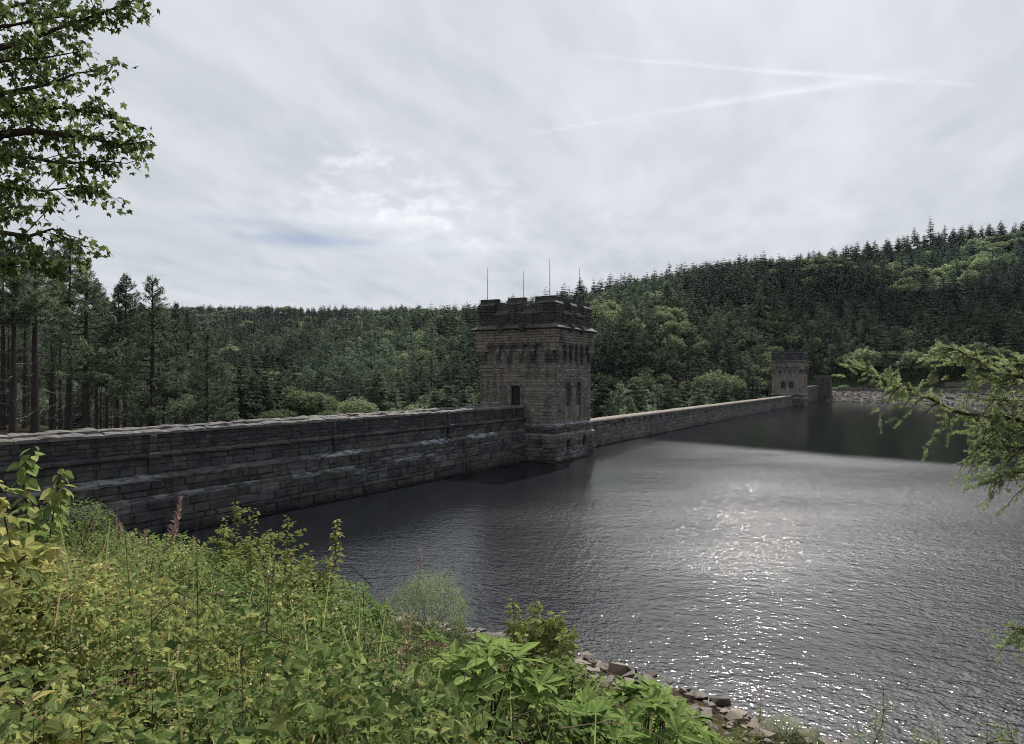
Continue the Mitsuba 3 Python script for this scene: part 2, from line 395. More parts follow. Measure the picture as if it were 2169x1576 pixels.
def moulding(stones, face, length, prof, r, lens=(0.9, 1.6), tone=(0.15, 0.3), lime=lambda a, b: 0.0, start=0.0, name='ledge_stone', wob=0.012, ends=(0, 0)):
    """a string course: the profile [(z, out), ...] cut into stones; ends: how far its front runs past the corners (a mitre)"""
    pz = np.array(prof, float); n = len(pz); a = start
    while a < start + length - 1e-6:
        e = min(a + r.uniform(*lens), start + length)
        if start + length - e < 0.4: e = start + length
        aa = np.linspace(a + 0.008, e - 0.008, 4)
        v = []
        for x in aa:
            w = r.normal(0, wob, (n, 2)); w[0] = w[-1] = 0
            ax = np.full(n, x)
            if abs(x - a) < 0.02 and a <= start + 1e-9: ax = ax - ends[0] * pz[:, 1]
            if abs(x - e) < 0.02 and e >= start + length - 1e-6: ax = ax + ends[1] * pz[:, 1]
            v.append(np.stack([ax, pz[:, 0] + w[:, 0], pz[:, 1] + w[:, 1]], -1))
        v = np.concatenate(v); i, j = np.meshgrid(np.arange(3), np.arange(n), indexing='ij')
        f = np.stack([i * n + j, (i + 1) * n + j, (i + 1) * n + (j + 1) % n, i * n + (j + 1) % n], -1).reshape(-1, 4)
        f = np.vstack([f[:, [0, 1, 2]], f[:, [0, 2, 3]]])
        k = np.arange(1, n - 1)
        f = np.vstack([f, np.stack([k * 0, k, k + 1], 1)[:, ::-1], np.stack([k * 0, k, k + 1], 1) + 3 * n])
        stones.add(face.world(v), f, (np.clip(r.uniform(*tone), 0, 1), lime(0.5 * (a + e), pz[:, 0].mean())), name)
        a = e


def coping(stones, face, length, z, half, r, start=0.0, name='coping_stone', lens=(0.8, 1.7), c0=0.0):
    """rough stones lying along the top of a parapet"""
    a = start
    while a < start + length - 0.2:
        e = min(a + r.uniform(*lens), start + length); n = max(4, int((e - a) / 0.16))
        A, C = np.linspace(a + 0.012, e - 0.012, n), np.array([-half, -half * 0.97, -half * 0.5, 0, half * 0.5, half * 0.97, half])
        hh = r.uniform(0.15, 0.22)
        v = np.zeros((n, 7, 3)); v[..., 0] = A[:, None]; v[..., 2] = C + c0
        top = z + hh * np.array([0, 0.62, 0.95, 1.05, 0.95, 0.62, 0])
        v[..., 1] = top + (meshkit.fbm(np.stack([A[:, None] * 2.2 + 0 * C, C * 2.5 + 0 * A[:, None], 0 * v[..., 0] + r.uniform(0, 90)], -1), 3) - 0.5) * 0.24 * np.array([0, 0.7, 1, 1, 1, 0.7, 0])
        v[..., 1] += r.uniform(-0.02, 0.02); v[..., 2] += r.uniform(-0.025, 0.025)
        v[[0, -1], 1:-1, 1] -= 0.03
        v[:, 0, 1] = v[:, -1, 1] = z - 0.03
        i, j = np.meshgrid(np.arange(n - 1), np.arange(7), indexing='ij')
        q = np.stack([i * 7 + j, i * 7 + (j + 1) % 7, (i + 1) * 7 + (j + 1) % 7, (i + 1) * 7 + j], -1).reshape(-1, 4)
        f = np.vstack([q[:, [0, 1, 2]], q[:, [0, 2, 3]]])[:, ::-1]
        k = np.arange(1, 6); m = (n - 1) * 7
        f = np.vstack([f, np.stack([k * 0, k, k + 1], 1)[:, ::-1], np.stack([k * 0, k, k + 1], 1) + m])
        v[..., 1] = v[..., 1]
        stones.add(face.world(v.reshape(-1, 3)), f[:, ::-1], (r.uniform(0.22, 0.42), 0.12), name)
        a = e


# ------------------------------------------------------------------ the dam wall with its two parapets (left of the near tower)
r = rs(11)
S_L = -64.0
front = Face((S_L, 0), (1, 0), (0, -1)); LEN = -S_L + 0.1
wall = 'dam_wall'
tag(wall, 'dark gritstone dam wall with rough coping running from the left bank to the nearer tower', 'dam wall')
PIL = [a + LEN - 0.1 for a in (-11.8, -24.0, -36.1, -48.3, -60.4)]
core = MB()
core.add(*[world(x) if k == 0 else x for k, x in enumerate(boxm((S_L, 0.75, -30), (0.1, 3.6, 3.98)))])
core.add(*[world(x) if k == 0 else x for k, x in enumerate(boxm((S_L, 0.03, -9), (0.1, 0.75, 1.8)))])
core.add(*[world(x) if k == 0 else x for k, x in enumerate(boxm((S_L, 0.14, 1.8), (0.1, 0.75, 2.74)))])
core.add(*[world(x) if k == 0 else x for k, x in enumerate(boxm((S_L, 0.38, 2.74), (0.1, 0.75, 4.86)))])
core.add(*[world(x) if k == 0 else x for k, x in enumerate(boxm((S_L, 3.15, 3.98), (0.1, 3.6, 4.84)))])
scene[part_key(wall, 'core')] = core.ply('stone_core')
walk = MB(); walk.add(world(np.array([(S_L, 0.75, 4.0), (0.1, 0.75, 4.0), (0.1, 3.15, 4.0), (S_L, 3.15, 4.0)])), np.array([[0, 1, 2, 3]]))
scene[part_key(wall, 'walkway')] = walk.ply('stone', False)
st = Stones()


def lime_lower(a, z):
    k = meshkit.noise(np.array([a * 0.35, z * 1.5, 3.0]))
    band = math.exp(-((z - 2.0) / 0.45) ** 2) + 0.7 * math.exp(-((z - 1.3) / 0.5) ** 2)
    return float(np.clip((k - 0.56) * 2.0, 0, 0.32) * band)


courses(st, front, LEN, [-0.9, -0.42, 0.05, 0.5, 0.78, 1.26, 1.7], 0.0, r, 0.11, (0.7, 1.7), (0.0, 0.17), lime_lower)
moulding(st, front, LEN, [(1.7, -0.05), (1.7, 0.0), (1.86, 0.02), (1.95, -0.10), (1.95, -0.3)], r, tone=(0.05, 0.2), lime=lambda a, z: float(meshkit.noise(np.array([a * .4, 1., 8.])) > .5) * 0.5)
courses(st, front, LEN, [1.95, 2.22, 2.62], -0.11, r, 0.075, (0.6, 1.5), (0.0, 0.17), lime_lower)
moulding(st, front, LEN, [(2.62, -0.15), (2.62, -0.06), (2.74, -0.02), (2.80, -0.12), (2.95, -0.37), (2.95, -0.5)], r, tone=(0.05, 0.2), lime=lambda a, z: 0.10 + 1.30 * sm(0.3, 0.7, float(meshkit.noise(np.array([a * .30, 2., 5.])))) * (0.35 + 0.65 * sm(30, 50, a)), wob=0.02)
pil = lambda a: max(0.0, 0.14 if min(abs(a - p) for p in PIL) < 0.5 else 0.0)
courses(st, front, LEN, [2.95, 3.38, 3.70], lambda a, z: -0.35, r, 0.065, (0.5, 1.2), (0.0, 0.20), lambda a, z: 0.15 * meshkit.noise(np.array([a, z, 1.])))
moulding(st, front, LEN, [(3.70, -0.4), (3.70, -0.30), (3.78, -0.14), (3.86, -0.13), (3.97, -0.30), (3.97, -0.45)], r, tone=(0.02, 0.16), wob=0.02)
courses(st, front, LEN, [3.97, 4.16, 4.38, 4.62, 4.86], -0.36, r, 0.035, (0.4, 1.1), (0.0, 0.12))
coping(st, front, LEN, 4.86, 0.34, r, c0=-0.60)
for p in PIL:   # shallow pilasters of longer stones
    courses(st, front, 0.55, [2.97, 3.36, 3.68], -0.16, r, 0.05, (0.8, 0.9), (0.03, 0.10), start=p - 0.27, depth=0.2)
    courses(st, front, 0.42, [3.99, 4.4, 4.84], -0.26, r, 0.03, (0.8, 0.9), (0.02, 0.06), start=p - 0.21, depth=0.12)
    v, f = rock_block(p - 0.34, p + 0.34, 3.69, 3.99, -0.06, 0.3, 0.03, r); st.add(front.world(v), f, (0.1, 0.0))
back = Face((S_L, 3.15), (1, 0), (0, -1))
courses(st, back, LEN, [4.0, 4.28, 4.56, 4.84], 0.03, r, 0.03, (0.5, 1.1), (0.0, 0.12))
coping(st, back, LEN, 4.84, 0.34, r, c0=-0.26)
st.flush(wall, most=300)

# ------------------------------------------------------------------ the low overflow weir between the towers
r = rs(12)
weir = 'overflow_weir'
tag(weir, 'low stone overflow weir with sunlit pale crest between the two towers', 'weir')
WS0, WS1 = 8.0, 146.3
wf = Face((WS0, 0), (1, 0), (0, -1)); WL = WS1 - WS0
core = MB(); core.add(*[world(x) if k == 0 else x for k, x in enumerate(boxm((WS0, 0.04, -9), (WS1, 2.0, 2.75)))])
prof = [(0.9, 3.0), (1.7, 2.9), (2.6, 2.4), (3.8, 1.2), (6, -3), (12, -18), (18, -30), (2.0, -30), (1.0, 2.6)]
pv = np.array([(s, q, z) for s in (WS0, WS1) for q, z in prof]); n = len(prof); k = np.arange(n)
core.add(world(pv), np.vstack([np.stack([k, k + n, (k + 1) % n + n], 1), np.stack([k, (k + 1) % n + n, (k + 1) % n], 1)]))
scene[part_key(weir, 'core')] = core.ply('stone_core')
courses(st, wf, WL, [-0.9, -0.45, 0.0, 0.46, 0.92, 1.38, 1.84, 2.3, 2.72], lambda a, z: 0.0 if z < 1.8 else -0.06, r, 0.09, (0.7, 1.5), (0.14, 0.34), lambda a, z: 0.3 * meshkit.noise(np.array([a * .3, z, 1.])))
st.flush(weir, 'masonry', most=90)
a, k = 0.0, 0
cr = Stones()
while a < WL - 0.01:     # the rounded crest stones
    e = min(a + r.uniform(1.0, 1.6), WL); h = 3.05 + r.normal(0, 0.012)
    pr = [(2.70, 0.10), (2.86, 0.13), (2.97, 0.05), (h, -0.15), (h + 0.03, -0.5), (h, -0.95), (2.70, -0.95)]
    v = np.array([(x, z, c) for x in (a + 0.008, e - 0.008) for z, c in pr]); m = len(pr); i = np.arange(m)
    f = np.vstack([np.stack([i, i + m, (i + 1) % m + m], 1), np.stack([i, (i + 1) % m + m, (i + 1) % m], 1), np.stack([i[1:-1] * 0, i[1:-1] + 1, i[1:-1]], 1), np.stack([i[1:-1] * 0 + m, i[1:-1] + m, i[1:-1] + 1 + m], 1)])
    cr.add(wf.world(v), f, (r.uniform(0.5, 0.8), 0.2), 'crest_stone'); a = e
cr.flush(weir, 'crest', most=60, bsdf='pale_stone')

# ------------------------------------------------------------------ the towers
W = 7.9


def arch_poly(a, w, z0, zs, n=10):
    """an opening: jambs from z0 to the springing zs, then a half round"""
    t = np.linspace(0, np.pi, n)
    return Polygon([(a - w / 2, z0), (a + w / 2, z0)] + [(a + w / 2 * math.cos(x), zs + w / 2 * math.sin(x)) for x in t])


def voussoirs(stones, face, a, zs, r_in, r_out, c, depth, n, r, tone, name='voussoir', t0=0.0, t1=np.pi, rough=0.05):
    """the wedge stones of an arch"""
    g = np.linspace(t0, t1, n + 1)
    for x0, x1 in zip(g[:-1], g[1:]):
        d = 0.012; q = c + rough * r.uniform(0.3, 1.2)
        x0, x1 = x0 + d / r_out, x1 - d / r_out
        ro = r_out + r.uniform(-0.04, 0.05)
        pt = np.array([(a + rr * math.cos(x), zs + rr * math.sin(x)) for rr, x in ((r_in, x0), (ro, x0), (ro, x1), (r_in, x1))])
        ctr = pt.mean(0); inn = ctr + 0.7 * (pt - ctr)
        v = np.vstack([np.c_[pt, np.full(4, c - depth)], np.c_[pt, np.full(4, c)], np.c_[inn, q + r.normal(0, 0.015, 4)]])
        f = [[0, 1, 5, 4], [1, 2, 6, 5], [2, 3, 7, 6], [3, 0, 4, 7], [4, 5, 9, 8], [5, 6, 10, 9], [6, 7, 11, 10], [7, 4, 8, 11], [8, 9, 10, 11]]
        f = np.array(f); f = np.vstack([f[:, [0, 1, 2]], f[:, [0, 2, 3]]])
        stones.add(face.world(v), f, (r.uniform(*tone), 0.05), name)


def tower(key, s0, mirror, label, r, most):
    tag(key, label, 'tower', 'the two matching dam towers' if False else None)
    # faces: near (-u), water (-q), far (+u), rear (+q)
    q0, q1, s1 = -2.7, -2.7 + W, s0 + W
    faces = {'near': Face((s0, q1), (0, -1), (-1, 0)), 'water': Face((s0, q0), (1, 0), (0, -1)), 'far': Face((s1, q0), (0, 1), (1, 0)), 'rear': Face((s1, q1), (-1, 0), (0, 1))}
    st = Stones()
    mid = W / 2
    dm = 'far' if mirror else 'near'; wm = 'near' if mirror else 'far'
    door_a = {'near': q1 - 1.31, 'far': 1.31 - q0}[dm]
    door = Polygon([(door_a - .54, 3.9), (door_a + .54, 3.9), (door_a + .54, 6.75), (door_a + .35, 6.88), (door_a - .35, 6.88), (door_a - .54, 6.75)])
    two_w = [arch_poly(mid - 1.0, 1.25, 4.9, 6.0), arch_poly(mid + 1.0, 1.25, 4.9, 6.0)]
    slits = [arch_poly(mid - 1.15, 1.15, 4.95, 6.6), arch_poly(mid + 1.15, 1.15, 4.95, 6.6)]
    slots = [sbox(mid - 1.15 - .57, 3.75, mid - 1.15 + .57, 4.96), sbox(mid + 1.15 - .57, 3.75, mid + 1.15 + .57, 4.96)]
    drains = [arch_poly(mid - 1.7, 0.75, 0.9, 1.55), arch_poly(mid + 1.9, 0.75, 1.0, 1.65)]
    holes = {'near': [], 'far': [], 'rear': [], 'water': slits + slots}
    holes[dm] = [door]; holes[wm] = two_w
    ctr = np.array([s0 + mid, q0 + mid])

    def blk(lo, hi): return boxm((s0 + lo[0], q0 + lo[0], lo[1]), (s1 - hi[0], q1 - hi[0], hi[1]))

    core = MB()
    for inset, z0, z1 in ((-0.02, -30, 2.4), (0.12, 2.4, 3.4), (0.46, 3.4, 9.9), (-0.05, 10.75, 13.0), (0.46, 9.9, 10.75)):
        v, f = boxm((s0 + inset, q0 + inset, z0), (s1 - inset, q1 - inset, z1)); core.add(world(v), f)
    for sx in (0, 1):     # the parapet's inner wall
        x = (s0 - 0.02, s0 + 0.42) if sx == 0 else (s1 - 0.42, s1 + 0.02)
        v, f = boxm((x[0], q0 - .02, 13.0), (x[1], q1 + .02, 13.44)); core.add(world(v), f)
        y = (q0 - 0.02, q0 + 0.42) if sx == 0 else (q1 - 0.42, q1 + 0.02)
        v, f = boxm((s0 + .42, y[0], 13.0), (s1 - .42, y[1], 13.44)); core.add(world(v), f)
    scene[part_key(key, 'core')] = core.ply('stone_core')
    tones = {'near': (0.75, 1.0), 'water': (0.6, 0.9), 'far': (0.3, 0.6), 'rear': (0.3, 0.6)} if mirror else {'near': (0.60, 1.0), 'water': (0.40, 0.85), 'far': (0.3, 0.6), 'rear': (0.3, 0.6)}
    lv = [3.45, 3.78, 4.16, 4.42, 4.80]
    while lv[-1] < 9.7: lv.append(lv[-1] + r.choice([0.19, 0.24, 0.28, 0.33]))
    lv[-1] = 9.98; lv += [10.3, 10.72]
    for nm, fc in faces.items():
        tn = tones[nm]; dk = (0.12, 0.30)
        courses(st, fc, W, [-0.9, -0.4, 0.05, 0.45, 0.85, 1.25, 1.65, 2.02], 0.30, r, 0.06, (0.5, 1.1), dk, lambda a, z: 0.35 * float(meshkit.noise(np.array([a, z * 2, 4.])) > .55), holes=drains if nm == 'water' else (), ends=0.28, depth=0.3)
        moulding(st, fc, W, [(2.02, 0.2), (2.02, 0.33), (2.36, 0.36), (2.55, 0.13), (2.55, 0.0)], r, tone=(0.3, 0.5), ends=(1, 1), lime=lambda a, z: 0.25)
        courses(st, fc, W, [2.55, 2.84, 3.1], 0.15, r, 0.05, (0.5, 1.1), dk, ends=0.14)
        moulding(st, fc, W, [(3.1, 0.05), (3.1, 0.19), (3.27, 0.22), (3.45, 0.03), (3.45, -0.2)], r, tone=(0.25, 0.4), lime=lambda a, z: 0.5 + 0.4 * meshkit.noise(np.array([a, 2., 5.])), ends=(1, 1), wob=0.02)
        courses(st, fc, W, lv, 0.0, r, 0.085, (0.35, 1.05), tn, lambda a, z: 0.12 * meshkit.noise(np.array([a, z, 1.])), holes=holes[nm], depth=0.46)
        gm = sbox(0.01, 3.45, W - 0.01, 10.7)
        for h_ in holes[nm]: gm = gm.difference(h_)
        mm = trimesh.creation.extrude_polygon(gm, 0.02, engine='earcut'); mv = np.array(mm.vertices); mv[:, 2] -= 0.045
        mk_ = part_key(key, 'mortar'); scene[mk_] = MB().add(fc.world(mv), np.array(mm.faces)).ply('mortar')
        # corbels, arches
        n_arch = 5
        if nm in ('near', 'far', 'rear'): edges = np.linspace(0.85, W - 0.85, n_arch + 1)
        else: edges = np.linspace(0.95, W - 0.95, n_arch + 1)
        cw = 0.46; aw = (edges[1] - edges[0]) - cw
        arches = [arch_poly(0.5 * (x + y), aw, 9.8, 10.22, 9) for x, y in zip(edges[:-1], edges[1:])]
        courses(st, fc, W, [10.02, 10.38, 10.75], 0.34, r, 0.02, (0.5, 1.0), tn, holes=arches, depth=0.5, ends=0.33)
        for h, (x, y) in zip(arches, zip(edges[:-1], edges[1:])):
            voussoirs(st, fc, 0.5 * (x + y), 10.22, aw / 2, aw / 2 + 0.32, 0.345, 0.3, 7, r, (0.08, 0.26), rough=0.09)
        for x in list(edges[1:-1]) + [0.42, W - 0.42]:
            w2 = cw / 2 if 0.8 < x < W - 0.8 else 0.42
            for b0, b1, c in ((8.95, 9.25, 0.10), (9.25, 9.6, 0.22), (9.6, 10.02, 0.33)):
                v, f = rock_block(x - w2, x + w2, b0, b1, c, c + 0.05, 0.05, r); st.add(fc.world(v), f, (r.uniform(0.10, 0.4), 0.0), 'corbel')
        courses(st, fc, W, [10.76, 11.0, 11.24, 11.5, 11.74, 12.0], 0.34, r, 0.05, (0.4, 1.1), tn, depth=0.36, ends=0.33)
        moulding(st, fc, W, [(12.0, 0.2), (12.0, 0.38), (12.08, 0.66), (12.14, 0.68), (12.50, 0.14), (12.50, 0.0)], r, tone=(0.16, 0.3), ends=(1, 1), lens=(1.0, 2.0), name='cornice_stone')
        for x in (0.33 * W, 0.62 * W):     # worn bosses under the cornice
            v, f = rock_block(x - 0.3, x + 0.3, 11.85, 12.5, 0.62, 0.35, 0.10, r); st.add(fc.world(v), f, (0.05, 0.0), 'boss')
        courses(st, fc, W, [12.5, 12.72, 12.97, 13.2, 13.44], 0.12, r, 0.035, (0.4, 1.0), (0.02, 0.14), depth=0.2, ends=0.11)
        # merlons: a tall back slab, a lower weathered front, courses of stone; sloping sills between
        spans = [(0.0, 0.245), (0.385, 0.615), (0.755, 1.0)]
        for i, (x0, x1) in enumerate(spans):
            x0, x1 = x0 * W, x1 * W
            v, f = boxm((x0 + (0.002 if i == 0 else 0), 13.44, -0.55), (x1 - (0.002 if i == 2 else 0), 15.0 - 0.002 * (nm in ('near', 'far')), -0.06)); m = fc.world(v)
            st.add(m, f, (r.uniform(0.03, 0.12), 0.0), 'merlon_slab')
            y0, y1 = x0 + (0.0 if i == 0 else 0.22), x1 - (0.0 if i == 2 else 0.22)
            ex0, ex1 = (0.11 if i == 0 else 0), (0.11 if i == 2 else 0)
            for b0, b1 in ((13.45, 13.74), (13.74, 14.02), (14.02, 14.3)):
                cut = r.uniform(0.35, 0.65) * (y1 - y0) + y0
                for p, q in ((y0 - ex0, cut), (cut, y1 + ex1)):
                    v, f = rock_block(p, q, b0, b1, 0.12, 0.19, 0.05, r); st.add(fc.world(v), f, (r.uniform(0.02, 0.16), 0.0), 'merlon_stone')
            z = 14.3; pr = [(z, 0.0), (z, 0.17), (z + 0.07, 0.19), (z + 0.33, -0.02), (z + 0.33, -0.07)]
            moulding(st, fc, y1 - y0, pr, r, start=y0, lens=(3, 4), tone=(0.1, 0.22), ends=(1 if i == 0 else 0, 1 if i == 2 else 0), name='merlon_cap', wob=0.01)
        for (x0, x1) in ((spans[0][1], spans[1][0]), (spans[1][1], spans[2][0])):
            x0, x1 = x0 * W, x1 * W
            pr = [(13.40, 0.22, -0.3), (13.46, 0.24, -0.3), (13.86, -0.1, 0.0), (13.86, -0.55, 0.0), (13.44, -0.55, 0.0)]
            v = np.array([((x0 + g) if e == 0 else (x1 - g), z, c) for e in (0, 1) for z, c, g in pr]); n = len(pr); k = np.arange(n)
            f = np.vstack([np.stack([k, k + n, (k + 1) % n + n], 1), np.stack([k, (k + 1) % n + n, (k + 1) % n], 1), np.stack([k[1:-1] * 0, k[1:-1] + 1, k[1:-1]], 1), np.stack([k[1:-1] * 0 + n, k[1:-1] + n, k[1:-1] + n + 1], 1)])
            st.add(fc.world(v), f, (0.16, 0.0), 'sill')
    fc = faces[dm]
    for k in range(7):   # the flat arch over the door
        x = door_a - 0.72 + k * 0.206; v, f = rock_block(x, x + 0.2, 6.9 if 0 < k < 6 else 6.78, 7.28 - 0.05 * abs(k - 3), 0.02, 0.2, 0.05, r); st.add(fc.world(v), f, (0.15, 0), 'voussoir')
    for w_ in (mid - 1.15, mid + 1.15): voussoirs(st, faces['water'], w_, 6.6, 0.575, 1.05, 0.02, 0.3, 9, r, (0.12, 0.34))
    for w_ in (mid - 1.0, mid + 1.0): voussoirs(st, faces[wm], w_, 6.0, 0.63, 1.0, 0.02, 0.3, 9, r, (0.15, 0.4))
    for w_, zz in ((mid - 1.7, 1.55), (mid + 1.9, 1.65)): voussoirs(st, faces['water'], w_, zz, 0.38, 0.6, 0.31, 0.2, 7, r, (0.15, 0.35))
    st.flush(key, 'masonry', most=most, smallest=4e-6)

    def panel(name, face, w_, z0, zs, a, c, bsdf, poly=None):
        m = trimesh.creation.extrude_polygon(poly or arch_poly(a, w_ - 0.004, z0, zs), 0.05, engine='earcut'); v = np.array(m.vertices); v[:, 2] += c - 0.05
        k = part_key(key, name); scene[k] = mikit.ply((face.world(v), np.array(m.faces)), bsdf); return k

    k = panel('door', fc, 0, 0, 0, 0, -0.30, 'dark_void', door.buffer(-0.005))
    bars = MB()
    for i in range(6):
        x = door_a - 0.45 + 0.18 * i; v, f = boxm((x - 0.015, 3.95, -0.28), (x + 0.015, 6.8, -0.25)); bars.add(fc.world(v), f)
    scene[part_key(k, 'bars')] = bars.ply('iron')
    for w_ in (mid - 1.0, mid + 1.0):
        k = panel('window', faces[wm], 1.25, 4.9, 6.0, w_, -0.36, 'dark_void')
        bars = MB()
        for i in range(-1, 2): v, f = boxm((w_ + .3 * i - 0.03, 4.92, -0.34), (w_ + .3 * i + 0.03, 6.45, -0.30)); bars.add(faces[wm].world(v), f)
        v, f = boxm((w_ - .6, 5.95, -0.33), (w_ + .6, 6.02, -0.29)); bars.add(faces[wm].world(v), f)
        scene[part_key(k, 'bars')] = bars.ply('iron')
    for w_ in (mid - 1.15, mid + 1.15):
        k = panel('window', faces['water'], 1.15, 4.97, 6.6, w_, -0.26, 'shutter')
        v, f = rock_block(w_ - 0.565, w_ + 0.565, 3.76, 4.95, -0.09, 0.3, 0.03, r); m = MB().add(faces['water'].world(v), f, (0.75, 0.2))
        scene[part_key(k, 'apron')] = m.ply('stone')
    for w_, z_, zz in ((mid - 1.7, 0.9, 1.55), (mid + 1.9, 1.0, 1.65)): panel('drain_hole', faces['water'], 0.75, z_, zz, w_, 0.08, 'dark_void')
    return faces


scene['shutter'] = two({'type': 'principled', 'base_color': {'type': 'rgb', 'value': [0.075, 0.068, 0.06]}, 'roughness': 0.7})
tower('near_tower', 0.1, False, 'larger battlemented stone tower with a barred door, at the end of the near dam wall', rs(21), 300)
tower('far_tower', 146.1, True, 'smaller battlemented tower across the reservoir, with two arched windows above the weir', rs(22), 300)
for t_, s0, xs in (('near', 0.1, ((0.45, 7.35, 18.1), (7.35, 7.3, 18.7), (0.95, 0.9, 18.45), (7.3, 0.9, 18.5))), ('far', 146.1, ((0.6, 7.3, 19.6), (0.6, 6.2, 20.2), (4.0, 0.9, 19.8), (1.0, 1.2, 20.4), (7.2, 1.0, 19.4)))):
    for i, (ds, dq, top) in enumerate(xs):
        v, f = tube(world(np.array([(s0 + ds, -2.7 + dq, 12.95), (s0 + ds, -2.7 + dq, 14.6), (s0 + ds, -2.7 + dq, top)])), [0.045, 0.04, 0.022], 6)
        k = key_for('lightning_rod'); scene[k] = mikit.ply((v, f), 'iron', smooth=True)
        base = np.array([world(np.array([s0 + ds, -2.7 + dq, 13.2]))])
        tag(k, {'near': ['thin rod over the left merlon of the larger tower', 'thin rod at the back corner of the larger tower', 'thin tall rod behind the front corner merlon of the larger tower', 'thin rod over the right corner of the larger tower'],
                'far': ['leftmost thin rod on the smaller tower across the water', 'second thin rod from the left on the smaller tower', 'thin rod left of the right-hand pair on the smaller tower', 'tall thin rod over the front corner of the smaller tower', 'rightmost thin rod on the smaller tower']}[t_][i], 'rod')

# ------------------------------------------------------------------ beyond the far tower: the last stretch of parapet, the round lodge and the far bank's walls
r = rs(31)
tag('end_wall', 'short dark parapet wall running right from the smaller tower to its lodge', 'wall')
ef = Face((154.0, 0), (1, 0), (0, -1)); core = MB()
core.add(*[world(x) if k == 0 else x for k, x in enumerate(boxm((154.0, 0.05, -9), (204, 3.0, 5.0)))]); scene['end_wall__core'] = core.ply('stone_core')
courses(st, ef, 46, [-0.9, -0.4, 0.1, 0.55, 1.0, 1.45, 1.9, 2.35, 2.8], 0.0, r, 0.08, (0.7, 1.6), (0.1, 0.3)); courses(st, ef, 46, [2.8, 3.25, 3.7, 4.1, 4.5, 4.95], -0.05, r, 0.05, (0.6, 1.3), (0.1, 0.3))
st.flush('end_wall', 'masonry', most=0)
coping(st, ef, 46, 4.98, 0.4, r, c0=-0.4); st.flush('end_wall', most=40)
tag('gate_lodge', 'small round-cornered stone lodge with flat roof to the right of the smaller tower', 'lodge')
lf = [Face((198, -3.6), (1, 0), (0, -1)), Face((198, 1.0), (0, -1), (-1, 0)), Face((202.4, -3.6), (0, 1), (1, 0))]
v, f = boxm((198.05, -3.55, -3), (202.35, 1.0, 8.3)); scene['gate_lodge__core'] = MB().add(world(v), f).ply('stone_core')
for fc, ln in zip(lf, (4.4, 4.6, 4.6)):
    dr_ = [sbox(1.6, 5.0, 2.8, 7.1)] if fc is lf[1] else []
    courses(st, fc, ln, np.arange(-0.5, 8.2, 0.42), 0.1, r, 0.05, (0.5, 1.0), (0.08, 0.26), holes=dr_); moulding(st, fc, ln, [(7.9, 0), (7.9, 0.2), (8.2, 0.42), (8.42, 0.4), (8.42, -0.3)], r, ends=(1, 1), name='cornice_stone', tone=(.3, .5))
st.flush('gate_lodge', 'masonry', most=0)
v, f = boxm((197.7, -3.9, 8.3), (202.7, 1.3, 8.5)); scene['gate_lodge__roof'] = MB().add(world(v), f, (0.4, 0.3)).ply('stone')
v, f = boxm((197.99, -1.78, 5.0), (198.04, -0.62, 7.1)); scene['gate_lodge__door'] = MB().add(world(v), f).ply('dark_void')


def bank_wall(key, off, z0, z1, q_from, q_to, label, tone):
    tag(key, label, 'wall'); m = MB(); qs = np.arange(q_from, q_to, -1.2)
    for qa, qb in zip(qs[:-1], qs[1:]):
        for b0, b1 in zip(np.arange(z0, z1 - 0.05, 0.3), np.arange(z0 + 0.3, z1 + 0.25, 0.3)):
            sa, sb = far_shore(qa) + off, far_shore(qb) + off
            v, f = rock_block(0, 1, b0, b1, 0, 0.4, 0.05, r); t = v[:, :1]
            w = world(np.c_[sa + (sb - sa) * t[:, 0] - v[:, 2], qa + (qb - qa) * t[:, 0], v[:, 1]]); m.add(w, f, (r.uniform(*tone), 0.1))
    k = key + '__masonry'; scene[k] = m.ply('stone'); labels[k] = {'kind': 'stuff'}


bank_wall('bank_wall', 10.0, 3.0, 4.4, -5, -75, 'low retaining wall along the far bank above the stone slope', (0.35, 0.6))
bank_wall('promenade_wall', 20.0, 4.0, 6.2, -36, -56, 'grey stone wall among the bushes behind the spruce branch on the far bank', (0.5, 0.8))
m = MB()
for i in range(2600):       # the pitched stone slope of the far bank
    q = r.uniform(-95, -2); e = r.uniform(-0.5, 9.7); s = far_shore(q) + e; z = 0.33 * e
    v = trimesh.creation.icosphere(0, r.uniform(0.3, 0.6)).vertices * r.uniform(0.7, 1.3, 3) * [1, 1, 0.6]
    m.add(world(np.array([s, q, z])) + v @ trimesh.transformations.rotation_matrix(r.uniform(0, 6), [0, 0, 1])[:3, :3].T, trimesh.creation.icosphere(0).faces, (r.uniform(0.4, 0.9), 0.15))
scene['rubble'] = m.ply('stone'); tag('rubble', 'pale pitched stone facing of the far bank at the waterline', 'stone facing', kind='stuff')
# ------------------------------------------------------------------ trees
def forest_rgb(p, n, uv):
    k = uv.y
    spot = mikit.noise(p.x * 0.13, p.y * 0.13, 2.0)
    wide = mikit.fbm(p.x * 0.018, p.y * 0.018, 5.0, 2)
    t = dr.clip(uv.x * 0.8 + 0.9 * spot - 0.38, 0, 1)
    c = mikit.mix((0.026, 0.038, 0.033), (0.072, 0.096, 0.074), t)                                            # 0 spruce
    c = dr.select(k > 0.5, mikit.mix((0.040, 0.058, 0.042), (0.125, 0.158, 0.098), t), c)                     # 1 pine
    c = dr.select(k > 1.5, mikit.mix((0.060, 0.088, 0.048), (0.21, 0.25, 0.135), t), c)                     # 2 broadleaf
    c = dr.select(k > 2.5, mikit.mix((0.085, 0.115, 0.090), (0.21, 0.25, 0.18), t), c)                       # 3 pale conifer
    c = c * dr.maximum(0.35, 0.15 + 1.7 * wide)
    return dr.select(k > 3.5, mikit.mix((0.022, 0.018, 0.016), (0.20, 0.185, 0.175), uv.x), c)                # 4 bark, dead wood


